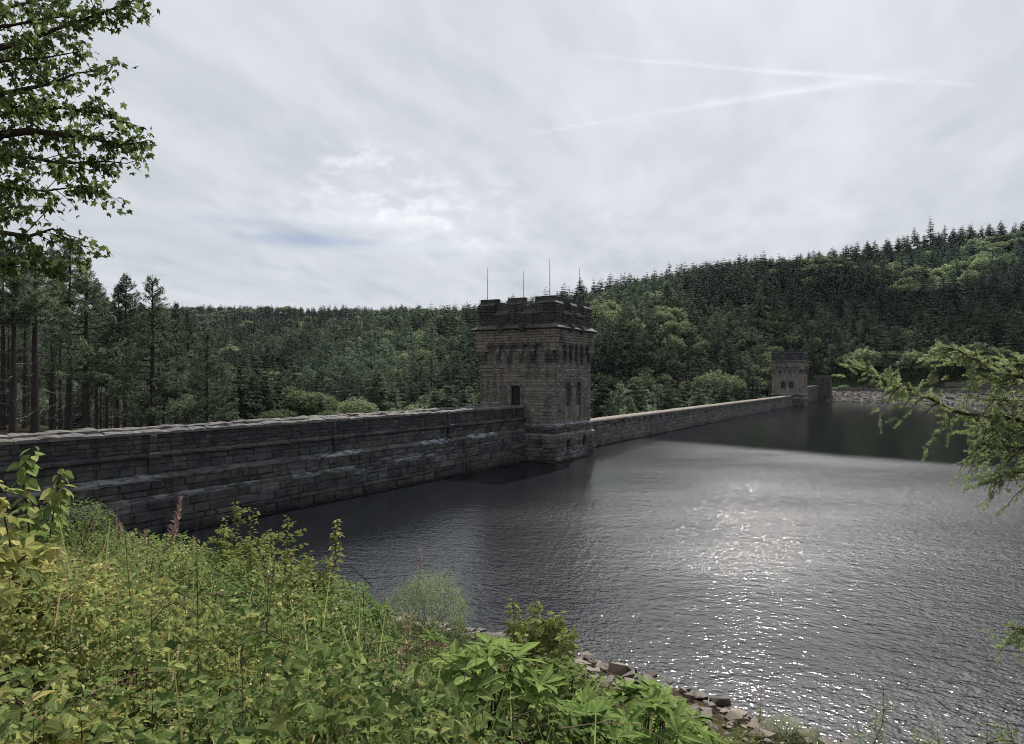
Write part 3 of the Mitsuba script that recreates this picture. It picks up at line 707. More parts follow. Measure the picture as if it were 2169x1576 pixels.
scene['forest'] = two({'type': 'diffuse', 'reflectance': mikit.proc(forest_rgb)})
scene['forest_leaf'] = {'type': 'principledthin', 'base_color': mikit.proc(forest_rgb), 'roughness': 0.9, 'diff_trans': 0.9, 'eta': 1.08}


def rand_dirs(r, n):
    v = r.normal(size=(n, 3)); return v / np.linalg.norm(v, axis=1, keepdims=True)


def flakes(m, c, size, r, kind, tone, flat=0.0, out=None, aspect=1.0):
    """a small triangle of foliage at every point"""
    c = np.asarray(c, float); n = len(c)
    if n == 0: return
    a = rand_dirs(r, n); a[:, 2] *= (1 - flat)
    if out is not None: a = a + out
    a /= np.linalg.norm(a, axis=1, keepdims=True) + 1e-9
    b = np.cross(a, rand_dirs(r, n)); b[:, 2] *= (1 - flat); b /= np.linalg.norm(b, axis=1, keepdims=True) + 1e-9
    s = (np.broadcast_to(size, (n,)) * r.uniform(0.6, 1.35, n))[:, None]
    v = np.stack([c - 0.55 * s * a - 0.5 * s * aspect * b, c - 0.25 * s * a + 0.5 * s * aspect * b, c + 0.75 * s * a], 1)
    tn = np.clip(np.broadcast_to(tone, (n,)) + r.normal(0, 0.06, n), 0.01, 0.99)
    m.add(v.reshape(-1, 3), np.arange(3 * n).reshape(-1, 3), np.repeat(np.c_[tn, np.full(n, float(kind))], 3, 0))


def spruce(m, r, H, R, rows=15, per=7, bits=5, kind=0, base=0.08, tone=0.4, droop=0.25):
    for z in np.linspace(base, 0.985, rows):
        z = z + r.normal(0, 0.008)
        L = R * (1 - z) ** 0.75 * r.uniform(0.75, 1.2) + 0.10 * R
        for k in range(per if z < 0.85 else max(3, per - 3)):
            g = r.uniform(0, 2 * np.pi); l = L * r.uniform(0.65, 1.2)
            t = np.linspace(0.25, 1.0, bits) ** 0.8
            up = 0.35 * max(0, z - 0.75) * 4
            pts = np.stack([np.cos(g) * l * t, np.sin(g) * l * t, z * H + l * (up * t - droop * t ** 1.6 + 0.12 * t ** 3)], -1)
            side = np.array([-np.sin(g), np.cos(g), 0])
            pts = pts + side * (r.normal(0, 0.16, bits) * l * (1.1 - t))[:, None]
            o = np.array([np.cos(g), np.sin(g), -0.25]) * 1.3
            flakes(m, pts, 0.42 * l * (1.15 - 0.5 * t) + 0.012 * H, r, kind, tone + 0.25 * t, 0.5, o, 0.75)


def pine(m, r, H, R, clumps=34, bits=14, kind=1, base=0.4, tone=0.45):
    for i in range(clumps):
        z = base + (1 - base) * (i + r.uniform()) / clumps
        u = (z - base) / (1 - base)
        l = R * (np.sin(np.pi * min(0.97, 0.28 + 0.72 * u)) ** 0.75) * r.uniform(0.35, 1.05)
        g = r.uniform(0, 2 * np.pi); rad = R * 0.30 * (1.15 - 0.5 * u)
        c = np.array([np.cos(g) * l, np.sin(g) * l, z * H])
        d = rand_dirs(r, bits) * r.uniform(0.3, 1, (bits, 1)) ** 0.5 * [1, 1, 0.55]
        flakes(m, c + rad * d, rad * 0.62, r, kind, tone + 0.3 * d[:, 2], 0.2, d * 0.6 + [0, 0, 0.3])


def broad(m, r, H, R, lobes=11, bits=90, kind=2, tone=0.45, base=0.25, leaf=None):
    c0 = np.array([0, 0, H * (0.5 + base / 2)])
    for i in range(lobes):
        d = rand_dirs(r, 1)[0]; d[2] = abs(d[2]) * 1.0 - 0.25
        rad = R * r.uniform(0.34, 0.55)
        c = c0 + d * np.array([R - rad * 0.8, R - rad * 0.8, H * (0.5 - base / 2) - rad * 0.6]) * r.uniform(0.55, 1.0)
        e = rand_dirs(r, bits) * r.uniform(0.55, 1.05, (bits, 1)) ** 0.5
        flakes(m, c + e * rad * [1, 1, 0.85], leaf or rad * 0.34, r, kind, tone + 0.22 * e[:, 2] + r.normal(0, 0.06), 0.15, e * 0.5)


def trunk(m, r, H, rad, top=0.9, bend=0.02, tone=0.06, sides=6, n=7):
    z = np.linspace(-0.12, top, n); w = np.cumsum(r.normal(0, bend * H / n, (n, 2)), 0)
    pts = np.c_[w, z * H]; rr = rad * (1 - 0.85 * np.clip(z, 0, 1)) * np.where(z < 0.02, 1.25, 1)
    v, f = tube(pts, rr, sides, cap=False); m.add(v, f, (tone, 4.0)); return pts


VARIANTS = {}


def variant(name, builder, nvar, seed):
    """shape groups of one kind: _n parts apart, _w whole"""
    out = []
    for i in range(nvar):
        r = rs(seed + i); tr, cr = MB(), MB(); builder(r, tr, cr)
        g = f'shape_{name}_{i}'
        scene[g] = {'type': 'shapegroup', 'trunk': tr.ply('forest'), 'crown': cr.ply('forest_leaf')}
        out.append(g)
    VARIANTS[name] = out


def b_spruce(r, t, c): trunk(t, r, 16, 0.22, 0.85); spruce(c, r, 16, 2.9, 17, 7, 5, tone=0.35)
def b_larch(r, t, c): trunk(t, r, 15, 0.2, 0.85); spruce(c, r, 15, 3.0, 15, 7, 5, kind=1, base=0.15, tone=0.45, droop=0.1)
def b_pine(r, t, c): trunk(t, r, 14, 0.22, 0.9); pine(c, r, 14, 3.6, 42, 14, base=0.25)
def b_broad(r, t, c): trunk(t, r, 10, 0.3, 0.6); broad(c, r, 11, 4.4, 12, 60, base=0.12)
def b_larch_mid(r, t, c): trunk(t, r, 15, 0.2, 0.9); spruce(c, r, 15, 3.4, 30, 9, 9, kind=1, base=0.1, tone=0.45, droop=0.05)
def b_pale_mid(r, t, c): trunk(t, r, 15, 0.2, 0.9); spruce(c, r, 15, 3.6, 40, 10, 12, kind=3, base=0.08, tone=0.5, droop=0.05)
def b_broad_mid(r, t, c): trunk(t, r, 10, 0.3, 0.6); broad(c, r, 11, 4.6, 20, 420, base=0.10, tone=0.55, leaf=0.30)
def b_scrub(r, t, c): trunk(t, r, 3, 0.1, 0.5); broad(c, r, 3.2, 2.4, 9, 50, base=0.0, tone=0.3)


for i_, (n_, b_, k_) in enumerate((('spruce', b_spruce, 6), ('larch', b_larch, 6), ('pine', b_pine, 5), ('broad', b_broad, 5), ('larchmid', b_larch_mid, 5), ('palemid', b_pale_mid, 3), ('broadmid', b_broad_mid, 5), ('scrub', b_scrub, 4))):
    variant(n_, b_, k_, 1000 + 50 * i_)


def plant_tree(kind, x, y, r, size=1.0, z=None, wide=1.0):
    g = VARIANTS[kind][r.randint(len(VARIANTS[kind]))]
    z = float(ground_z(np.array([x]), np.array([y]))[0]) if z is None else z
    return g, T().translate([x, y, z - 0.15]).rotate([0, 0, 1], r.uniform(0, 360)).scale([size * wide, size * wide, size])


def stand(g, M, whole): return {'type': 'instance', 'group': {'type': 'ref', 'id': g}, 'to_world': M}


# the opposite valley side: a jittered grid of trees, in stands
r = rs(77)
cand = []
for s in np.arange(70, 492, 7.2):
    for q in np.arange(-330, 760, 7.2):
        cand.append((s + r.uniform(-3.5, 3.5), q + r.uniform(-3.5, 3.5)))
cand = np.array(cand)
xy = world(np.c_[cand, np.zeros(len(cand))])[:, :2]
az_ = np.degrees(np.arctan2(xy[:, 0], xy[:, 1])); dist = np.hypot(*xy.T)
e_ = cand[:, 0] - far_shore(cand[:, 1])
keep = (az_ > -37) & (az_ < 40) & ((cand[:, 1] > 9) | (e_ > 26)) & (xy[:, 1] > 95)
keep &= ~((cand[:, 1] < 10) & (cand[:, 1] > -8) & (cand[:, 0] < 212))
keep &= (r.uniform(size=len(cand)) < 1.0)
cand, xy, dist, az_ = cand[keep], xy[keep], dist[keep], az_[keep]
zz_ = ground_z(xy[:, 0], xy[:, 1])
tt_ = np.clip((cand[:, 0] - 190) / 260, 0, 1)
pch = meshkit.fbm(np.c_[cand / 46.0, 0 * dist], 3, 4); pch2 = meshkit.fbm(np.c_[cand / 30.0, 0 * dist + 9], 2, 14)
kinds = []
for i in range(len(cand)):
    s, q = cand[i]; u = r.uniform()
    lo = tt_[i] + 0.5 * (pch[i] - 0.5)
    if pch2[i] > 0.64 or (cand[i][0] < 235 and q < 60 and pch2[i] > .56): k = 'broad' if u < 0.8 else 'larch'
    elif lo > 0.40: k = 'spruce' if u < 0.86 else 'larch'
    elif pch[i] > 0.52: k = 'larch' if u < 0.7 else ('spruce' if u < .85 else 'broad')
    else: k = 'pine' if u < 0.62 else ('larch' if u < .85 else ('spruce' if u < .93 else 'broad'))
    if dist[i] < 190 and k in ('broad', 'larch', 'pine'): k = {'broad': 'broadmid', 'larch': 'larchmid', 'pine': 'larchmid'}[k]
    kinds.append(k)
kinds = np.array(kinds)
FOREST = {'spruce': ('spruce_tree', 'dark spiky spruce in the dense stands on the opposite valley side', 'tree', 'spruces on the opposite valley side'),
          'larch': ('larch_tree', 'mid green feathery conifer on the opposite valley side', 'tree', 'feathery conifers on the opposite valley side'),
          'pine': ('pine_tree', 'clumpy round-topped pine low on the opposite valley side', 'tree', 'round-topped pines on the opposite valley side'),
          'broad': ('broadleaf_tree', 'rounded lighter green broadleaf tree among the conifers on the opposite valley side', 'tree', 'broadleaf trees on the opposite valley side')}
BASE = {'larchmid': 'larch', 'broadmid': 'broad'}
# what hides a tree: the skyline of the nearer trees in front of it, walked from near to far
order = np.argsort(dist); horizon_ = {}
vis = np.zeros(len(cand))
py_top = 802 - (zz_ + 13 - EYE) / xy[:, 1] * F; px_ = W0 / 2 + xy[:, 0] / xy[:, 1] * F
wall_py = np.where(px_ < 1123, 855 + 0.0677 * (1123 - px_), np.where(px_ < 1680, 885 - 0.112 * (px_ - 1252), 850))
for i in order:
    b = int(px_[i] // 12); lim = min(wall_py[i], horizon_.get(b, 2000))
    vis[i] = max(0, lim - py_top[i]) if 0 < px_[i] < W0 else 0
    horizon_[b] = min(horizon_.get(b, 2000), py_top[i])
stuff_n = 0
for k0, (name, lab, cat, grp) in FOREST.items():
    idx = [i for i in range(len(cand)) if BASE.get(kinds[i], kinds[i]) == k0]
    idx.sort(key=lambda i: -min(vis[i], 9000.0 / dist[i]) / dist[i] * 1000)
    for n, i in enumerate(idx):
        size = r.uniform(0.72, 1.12) * (0.9 if k0 != 'broad' else 0.85) * (1.0 + 0.15 * (r.uniform() < 0.12))
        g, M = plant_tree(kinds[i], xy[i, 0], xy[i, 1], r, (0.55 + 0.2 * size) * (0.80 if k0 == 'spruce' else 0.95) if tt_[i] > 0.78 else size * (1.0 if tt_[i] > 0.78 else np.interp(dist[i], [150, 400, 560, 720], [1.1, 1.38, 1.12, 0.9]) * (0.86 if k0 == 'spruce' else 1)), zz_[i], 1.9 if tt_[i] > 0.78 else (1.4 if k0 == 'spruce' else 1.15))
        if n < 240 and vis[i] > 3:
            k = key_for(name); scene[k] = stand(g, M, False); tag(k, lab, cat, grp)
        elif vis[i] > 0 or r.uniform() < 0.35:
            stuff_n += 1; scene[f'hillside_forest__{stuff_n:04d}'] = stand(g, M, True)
tag('hillside_forest', 'dense mixed conifer forest covering the opposite valley side', 'forest', kind='stuff')


def single(kind, name, px, py_t, Y, lab, cat='tree', grp=None, H=None, z=None, wide=1.0, r=rs(5)):
    """a tree of its own: where its top shows and how far away it stands"""
    p = at(px, py_t, Y); g0 = float(ground_z(p[:1], p[1:2])[0]) if z is None else z
    nat = {'spruce': 16, 'larchmid': 15, 'palemid': 15, 'broadmid': 11.6, 'scrub': 3.4, 'larch': 15, 'pine': 14.5}[kind]
    h = (p[2] - g0) if H is None else H
    g, M = plant_tree(kind, p[0], p[1], r, h / nat, g0 if H is None else p[2] - H, wide)
    k = key_for(name); scene[k] = stand(g, M, False); tag(k, lab, cat, grp); return k


for px, py, Y, w, lab in ((645, 800, 128, 1.35, 'big pale green rounded tree behind the middle of the near dam wall'), (588, 848, 112, 1.1, 'pale bushy tree left of the big rounded one behind the dam wall'), (702, 846, 108, 1.0, 'rounded yellow-green tree just right of the big rounded one behind the dam wall'),
                          (755, 822, 140, 1.2, 'small light-crowned tree between the rounded trees and the dam tower, back from the wall'), (855, 845, 118, 1.0, 'first pale shrubby tree left of the grey conifers beside the larger tower'), (892, 836, 125, 1.2, 'pale leafy tree touching the grey conifers beside the larger tower'), (610, 868, 96, 1.0, 'low pale shrub-like tree at the coping below the big rounded tree'),
                          (1515, 765, 208, 1.2, 'tall pale rounded tree left of the smaller tower'), (1440, 700, 285, 1.1, 'light green round-crowned tree up the slope left of the smaller tower'), (1860, 752, 252, 1.15, 'pale rounded tree behind the tip of the spruce branch'), (1915, 790, 248, 1.2, 'lower dark rounded tree right of the pale one behind the spruce branch')):
    single('broadmid', 'broadleaf_tree', px, py, Y, lab, wide=w)
for px, py, Y, k_, lab in ((1275, 795, 118, 'larchmid', 'dark conifer rising right behind the larger tower'), (1310, 806, 132, 'pine', 'dark round-topped pine second from the larger tower behind the weir'), (1350, 800, 150, 'larchmid', 'dark conifer third from the larger tower behind the weir'), (1395, 808, 160, 'pine', 'dark round-topped pine behind the middle of the weir'), (1330, 835, 120, 'pine', 'low dark pine at the weir crest beside the larger tower'), (1290, 840, 112, 'pine', 'low bushy pine touching the larger tower behind the weir')):
    single(k_, 'valley_tree', px, py, Y, lab, wide=1.1)
for px, py, Y, lab in ((923, 824, 112, 'leftmost of the three grey-green conifers beside the larger tower'), (950, 815, 112, 'middle grey-green conifer of the three beside the larger tower'), (985, 822, 110, 'rightmost grey-green conifer, next to the larger tower')):
    single('palemid', 'pale_conifer', px, py, Y, lab, wide=.9)
for px, py, Y, lab in ((510, 770, 105, 'feathery conifer standing between the pine stand and the rounded trees'), (535, 790, 112, 'second feathery conifer right of the pine stand'), (560, 785, 122, 'third feathery conifer right of the pine stand'), (592, 790, 128, 'pointed soft green conifer left of the big rounded tree'), (487, 800, 98, 'small feathery conifer at the right edge of the pine stand'), (680, 835, 118, 'small dark cone-shaped conifer between two rounded trees behind the wall')):
    single('larchmid', 'feathery_conifer', px, py, Y, lab, wide=0.85)
for i, (px, py, Y, w) in enumerate(((1590, 822, 216, 1.6), (1615, 838, 205, 1.5), (1560, 846, 214, 1.4), (1530, 850, 200, 1.2), (1790, 812, 243, 1.6), (1765, 818, 246, 1.4), (1825, 815, 240, 1.5), (1940, 806, 236, 2.2), (1975, 808, 233, 1.8), (2030, 815, 226, 1.6), (1905, 812, 238, 1.5), (1470, 835, 210, 1.6), (1420, 838, 205, 1.5), (1390, 845, 190, 1.5), (1340, 850, 180, 1.5), (2090, 818, 220, 1.8), (2140, 815, 215, 1.8))):
    single('scrub', 'shrub', px, py, Y, 'low dark shrub on the far bank between the water and the wooded slope', 'shrub', 'shrubs along the far bank', wide=w)
for px, py, Y, lab in ((1972, 458, 430, 'tallest lone conifer breaking the skyline at the right'), (1938, 478, 430, 'small thin tree on the skyline left of the tallest lone conifer'), (2003, 472, 430, 'small thin tree on the skyline right of the tallest lone conifer')):
    single('spruce', 'skyline_tree', px, py, Y, lab, H=16 if px == 1972 else 11, wide=1.2)

# ------------------------------------------------------------------ the pine stand on the left bank: tall trunks, dead lower branches
def stand_pine(tr, cr, dead, r, H, rad, R, base, tone=0.5, dens=1.0):
    pts = trunk(tr, r, H, rad, 0.97, 0.012, 0.10, 9, 12)
    def axis_at(z): return np.array([np.interp(z, pts[:, 2], pts[:, 0]), np.interp(z, pts[:, 2], pts[:, 1]), z])
    z = base * H
    while z < 0.985 * H:
        u = (z / H - base) / (1 - base)
        L0 = R * (1 - u) ** 0.88 * (0.6 + 0.4 * min(1, u * 4)) + 0.14
        for k in range(5 if u < 0.9 else 4):
            g = r.uniform(0, 2 * np.pi); L = L0 * r.uniform(0.6, 1.15); n = 6
            t = np.linspace(0, 1, n); rise = 0.15 + 0.75 * u ** 2
            p = axis_at(z) + np.stack([np.cos(g) * L * t, np.sin(g) * L * t, L * (rise * t - 0.15 * np.sin(np.pi * t) * (1 - u))], -1)
            v, f = tube(p, np.linspace(0.045, 0.012, n) * (1.2 - 0.6 * u), 4, cap=False); tr.add(v, f, (0.08, 4.0))
            ns = int(dens * (7 + 15 * L / R)); ts = r.uniform(0.22, 1.0, ns) ** 0.7
            c = np.stack([np.interp(ts, t, p[:, i]) for i in range(3)], -1)
            sd = np.array([-np.sin(g), np.cos(g), 0.0]); off = r.normal(0, 1, ns) * 0.30 * L * (1.15 - ts)
            c = c + sd * off[:, None] + np.array([0, 0, 1]) * (r.normal(0, 0.10, ns))[:, None]
            for rep in range(5):
                o = np.array([np.cos(g), np.sin(g), 0.35]) * 0.6 + sd * np.sign(off)[:, None] * 0.5
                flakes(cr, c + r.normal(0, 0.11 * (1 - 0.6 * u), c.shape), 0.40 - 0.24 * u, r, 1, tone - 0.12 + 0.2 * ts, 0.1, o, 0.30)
        z += r.uniform(0.36, 0.62) * (1.25 - 0.75 * u)
    tp = axis_at(0.97 * H); flakes(cr, tp + np.c_[r.normal(0, .05, (26, 2)), np.linspace(-0.5, 0.55, 26)], 0.17, r, 1, tone, 0.0, np.array([0, 0, 0.6]), 0.3)
    for k in range(int(34 * base + 12)):
        zz = r.uniform(0.08, min(base + 0.16, 0.8)) * H; g = r.uniform(0, 2 * np.pi); L = r.uniform(0.5, 2.2); n = 6; t = np.linspace(0, 1, n)
        bow = r.uniform(-0.2, 0.7)
        p = axis_at(zz) + np.stack([np.cos(g) * L * t, np.sin(g) * L * t, L * (0.12 * t + bow * t ** 2 - 0.25 * t)], -1) + r.normal(0, 0.02, (n, 3))
        v, f = tube(p, np.linspace(0.028, 0.008, n), 4, cap=False); dead.add(v, f, (r.uniform(0.6, 1.0), 4.0))


r = rs(88)
PINES = [(75, 50, 520, .30, .62, 2.6), (28, 47, 500, .24, .60, 2.4), (110, 66, 520, .22, .6, 2.4), (145, 60, 500, .30, .55, 2.6), (180, 57, 545, .30, .34, 3.8), (205, 82, 590, .22, .5, 2.6), (226, 76, 625, .2, .40, 3.0), (250, 71, 600, .20, .5, 2.4), (266, 69, 578, .22, .24, 3.6),
         (300, 86, 640, .2, .22, 3.2), (324, 63, 583, .28, 0.13, 4.8), (372, 88, 640, .22, .3, 3.0), (398, 92, 655, .2, .3, 2.8), (438, 80, 695, .24, .10, 4.0), (470, 95, 770, .18, .1, 2.8), (5, 62, 520, .25, .6, 2.6), (52, 72, 540, .22, .6, 2.5), (-40, 55, 500, .28, .6, 2.8), (128, 84, 560, .2, .55, 2.5), (346, 100, 690, .2, .3, 2.8), (285, 104, 690, .2, .4, 2.8), (415, 106, 720, .2, .2, 3.0)]
LABP = ['tall bare-trunked pine nearest the wall, with pale dead branches', 'dark bare-trunked pine at the left edge, behind the coping', 'slender pine between two thicker trunks in the dark stand', 'thick-trunked pine in the dark left part of the stand', 'tall pine whose top clears the stand beside the overhanging leaves', 'thin pine standing back in the gap of the stand', 'thin pine with a close neighbour in the middle of the stand', 'slender pine just left of the pointed pine in the stand', 'pointed pine with a narrow top against the sky, left of the tallest green one',
        'pine standing back between the two pointed tops', 'full green pine with a thick trunk and pointed top against the sky', 'pine right behind the full green one', 'pine at the right shoulder of the stand', 'separate cone-shaped pine at the right end of the stand', 'small green pine at the right foot of the stand']
for i, (px, Y, top, rad, base, R) in enumerate(PINES):
    p = at(px, top, Y); z0 = float(ground_z(p[:1], p[1:2])[0]); H = p[2] - z0
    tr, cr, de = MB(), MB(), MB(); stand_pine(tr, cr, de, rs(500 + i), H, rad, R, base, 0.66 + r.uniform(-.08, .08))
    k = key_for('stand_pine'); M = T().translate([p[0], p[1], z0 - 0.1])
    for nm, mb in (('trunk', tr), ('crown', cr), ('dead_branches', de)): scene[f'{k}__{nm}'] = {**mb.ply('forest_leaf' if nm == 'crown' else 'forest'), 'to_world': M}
    labels[k + '__dead_branches'] = {'kind': 'stuff'}
    tag(k, LABP[i] if i < len(LABP) else 'pine trunk lost in the dark depth of the stand on the left bank', 'tree', None if i < len(LABP) else 'pines deep in the stand on the left bank')
VARIANTS['deep'] = []
for i in range(4):
    tr, cr, de = MB(), MB(), MB(); stand_pine(tr, cr, de, rs(600 + i), 17, 0.22, 2.6, 0.5, 0.4, 0.6)
    g = f'shape_deep_{i}'; scene[g] = {'type': 'shapegroup', 'trunk': tr.ply('forest'), 'crown': cr.ply('forest_leaf'), 'dead_branches': de.ply('forest')}; VARIANTS['deep'].append(g)
n = 0
while n < 46:
    px, Y = r.uniform(-160, 420), r.uniform(84, 150)
    if px > 440 - (Y - 84) * .6: continue
    p = at(px, 700, Y); g, M = plant_tree('deep', p[0], p[1], r, r.uniform(0.7, 0.95))
    k = key_for('stand_pine'); scene[k] = stand(g, M, False); n += 1; labels[k + '__dead_branches'] = {'kind': 'stuff'}
    tag(k, 'pine trunk lost in the dark depth of the stand on the left bank', 'tree', 'pines deep in the stand on the left bank')
# ------------------------------------------------------------------ leaves and plants of the near bank
def leaf_rgb(p, n, uv):
    k = dr.floor(uv.y); v = uv.y - k; t = uv.x
    c = dr.select(t < 0.5, mikit.mix((0.043, 0.075, 0.031), (0.165, 0.222, 0.074), t * 2), mikit.mix((0.165, 0.222, 0.074), (0.390, 0.360, 0.130), t * 2 - 1))       # 0 soft leaves, green to yellow
    c = dr.select(k > 0.5, mikit.mix((0.040, 0.085, 0.030), (0.220, 0.305, 0.090), t), c)             # 1 glossy evergreen
    c = dr.select(k > 1.5, mikit.mix((0.085, 0.052, 0.030), (0.46, 0.39, 0.24), t), c)                # 2 dry: red-brown to straw
    c = dr.select(k > 2.5, mikit.mix((0.042, 0.066, 0.026), (0.145, 0.190, 0.065), t), c)             # 3 maple leaves
    c = dr.select(k > 3.5, mikit.mix((0.17, 0.085, 0.095), (0.36, 0.26, 0.22), t), c)                 # 4 pink-brown seed spikes
    c = dr.select(k > 4.5, mikit.mix((0.095, 0.130, 0.060), (0.300, 0.360, 0.165), t), c)             # 5 needles, willow
    spot = mikit.noise(p.x * 60, p.y * 60, p.z * 60)
    c = c * (0.85 + 0.3 * spot)
    return mikit.mix(c, c * 1.45 + mi.Color3f(0.02), 1 - mikit.smoothstep(0.04, 0.16, v))


scene['leaf'] = {'type': 'principledthin', 'base_color': mikit.proc(leaf_rgb), 'roughness': 0.36, 'diff_trans': 1.15, 'eta': 1.45}
scene['gloss_leaf'] = {'type': 'principledthin', 'base_color': mikit.proc(leaf_rgb), 'roughness': 0.28, 'diff_trans': 0.9, 'eta': 1.45}
scene['twig'] = two({'type': 'diffuse', 'reflectance': mikit.proc(lambda p, n, uv: mikit.mix((0.045, 0.032, 0.025), (0.17, 0.13, 0.09), uv.x) * (0.7 + 0.6 * mikit.noise(p.x * 30, p.y * 30, p.z * 12)))})


def blade(stations, widths, fold=0.25, curl=0.25):
    """a leaf along +x, folded along its midrib and curled: vertices, triangles, v (0 at the midrib)"""
    n = len(stations); v, f, vv = [], [], []
    for x, w in zip(stations, widths):
        z = -curl * x * x
        v += [[x, -w, z + fold * w], [x, 0, z], [x, w, z + fold * w]]; vv += [0.9, 0.0, 0.9]
    for i in range(n - 1):
        a, b = 3 * i, 3 * i + 3
        for j in (0, 1):
            if widths[i] > 0: f.append([a + j, a + j + 1, b + j + 1] if widths[i + 1] >= 0 else 0)
            if widths[i + 1] > 0: f.append([a + j, b + j + 1, b + j]) if widths[i] > 0 else f.append([a + 1, b + j + 1, b + j])
    return np.array(v, float), np.array([x for x in f if x]), np.array(vv)


OVATE = blade([0, .22, .5, .78, 1], [0, .30, .34, .19, 0])
OVATE_LO = blade([0, .4, 1], [0, .33, 0])
LANCE = blade([0, .3, .65, 1], [0, .125, .15, 0], 0.3, 0.2)
LANCE_LO = blade([0, .5, 1], [0, .12, 0], 0.3, 0.2)
NARROW = blade([0, .45, 1], [0, .07, 0], 0.2, 0.4)


GRASS = blade([0, .5, 1], [.004, .011, 0], 0.3, 0.55)
STALK = blade([0, .5, 1], [.006, .007, 0], 0.2, 0.15)


def palmate():
    """a five-lobed leaf along +x"""
    out = []
    for g, l, w in ((-125, .50, .17), (-58, .78, .25), (0, 1.0, .27), (58, .78, .25), (125, .50, .17)):
        g = math.radians(g); d = np.array([math.cos(g), math.sin(g)]); s = np.array([-d[1], d[0]])
        out.append([0.30 * d * 0.9 - s * .0, d * l * .55 - s * w * .9, d * l * .72 - s * w * .55, d * l, d * l * .72 + s * w * .55, d * l * .55 + s * w * .9])
    rim = []
    for i, o in enumerate(out):
        rim += o[1:]
        if i < 4: rim.append(0.40 * (o[3] / np.linalg.norm(o[3]) + out[i + 1][3] / np.linalg.norm(out[i + 1][3])) / np.linalg.norm(o[3] / np.linalg.norm(o[3]) + out[i + 1][3] / np.linalg.norm(out[i + 1][3])) * 1.1)
    rim = [np.array([0.0, 0.0])] + rim
    v = np.array(rim) * 0.62 + [0.36, 0]; v[0] = [0.30, 0]
    n = len(v); z = -0.5 * (v[:, 0] - .36) ** 2 - 0.5 * v[:, 1] ** 2
    f = [[0, i, i + 1] for i in range(1, n - 1)]
    vv = np.full(n, 0.7); vv[0] = 0.1
    return np.c_[v, z], np.array(f), vv


MAPLE = palmate()


def unit(v): return v / (np.linalg.norm(v, axis=-1, keepdims=True) + 1e-12)


def leaves(m, tpl, pos, xdir, nrm, size, tone, kind):
    """a copy of the leaf at every point: its direction, its upper side, its length"""
    v, f, vv = tpl; pos = np.asarray(pos, float).reshape(-1, 3); n = len(pos)
    if n == 0: return
    x = unit(np.broadcast_to(xdir, (n, 3)).astype(float)); z = np.broadcast_to(nrm, (n, 3)).astype(float)
    y = unit(np.cross(z, x)); z = np.cross(x, y)
    s = np.broadcast_to(size, (n,))[:, None, None]
    p = pos[:, None] + s * (v[None, :, :1] * x[:, None] + v[None, :, 1:2] * y[:, None] + v[None, :, 2:3] * z[:, None])
    uv = np.stack([np.repeat(np.clip(np.broadcast_to(tone, (n,)), 0.01, 0.99), len(v)), kind + 0.95 * np.tile(vv, n)], -1)
    m.add(p.reshape(-1, 3), (f[None] + (np.arange(n) * len(v))[:, None, None]).reshape(-1, 3), uv)


def stems(m, a, b, rad, tone, sag=0.0, n=5, sides=4, r=None):
    for p, q in zip(np.atleast_2d(a), np.atleast_2d(b)):
        t = np.linspace(0, 1, n)[:, None]; pts = p + (q - p) * t
        if sag: pts[:, 2] += sag * np.sin(np.pi * t[:, 0])
        if r is not None: pts[1:-1] += r.normal(0, 0.03 * np.linalg.norm(q - p), (n - 2, 3)) * 0.5
        v, f = tube(pts, np.linspace(rad, rad * 0.45, n), sides, cap=False); m.add(v, f, (tone, 0.0))


def gz(x, y): return ground_z(np.atleast_1d(np.asarray(x, float)), np.atleast_1d(np.asarray(y, float)))


def thing(base, label, cat, group=None):
    k = key_for(base); tag(k, label, cat, group); return k


def put(key, name, mb, bsdf, kind=None):
    if mb.n:
        pk = part_key(key, name); scene[pk] = mb.ply(bsdf)
        if kind: labels[pk] = {'kind': kind}


# ---- the undergrowth: brambles and weeds over the whole bank
r = rs(301)
def thicket(x, y):
    """where the taller shrubs stand and the low cover thins out"""
    u = x + 0.34 * y
    return sm(-1.7, -1.1, u) * sm(1.5, 1.0, u) * sm(4.3, 5.2, y) * sm(11.5, 10, y)


def cover_height(x, y):
    p = np.stack([x, y, 0 * x], -1)
    h = 0.10 + 0.30 * sm(0.30, 0.75, meshkit.fbm(p / 1.5, 3, 61)) + 0.26 * sm(0.25, 0.75, meshkit.fbm(p / 0.40, 2, 62)) + 0.22 * sm(0.34, 0.56, meshkit.fbm(p / 0.55, 3, 63)) - 0.25 * sm(-1.0, 3.5, x) * sm(12, 5, y) + 0.10 * sm(4.5, 2.2, y)
    return h * (1 - 0.75 * thicket(x, y))


def scatter(n, ymin, ymax, xr=(-0.80, 0.62), dmin=1.0):
    y = np.sqrt(r.uniform(ymin ** 2, ymax ** 2, n)); x = y * r.uniform(*xr, n)
    hol = meshkit.fbm(np.stack([x, y, 0 * x], -1) / 0.55, 3, 63); thin = r.uniform(size=n) < (sm(0.40, 0.53, hol) * 0.95 + 0.05) * (1 - 0.6 * thicket(x, y))
    x, y = x[thin], y[thin]
    d = shore_distance(x, y); s, q = dam(x, y)
    edge = 1.6 + 1.3 * (meshkit.fbm(np.stack([x, y, 0 * x], -1) / 1.1, 2, 71) - 0.5)
    ok = (d > np.maximum(dmin, edge)) & (q < -0.35)
    return x[ok], y[ok]


SIL = np.array([(-400, .24), (0, .25), (150, .21), (350, .225), (600, .24), (700, .262), (760, .32), (1000, .375), (1250, .43), (1500, .50), (1600, .54), (2600, .6)])


def top_limit(x, y, slack=0.0):
    """how high the cover may grow so that the water stays in view"""
    return np.maximum(EYE - (np.interp(x / y * F + W0 / 2, SIL[:, 0], SIL[:, 1]) + 0.028) * y + slack, gz(x, y) + 0.16)


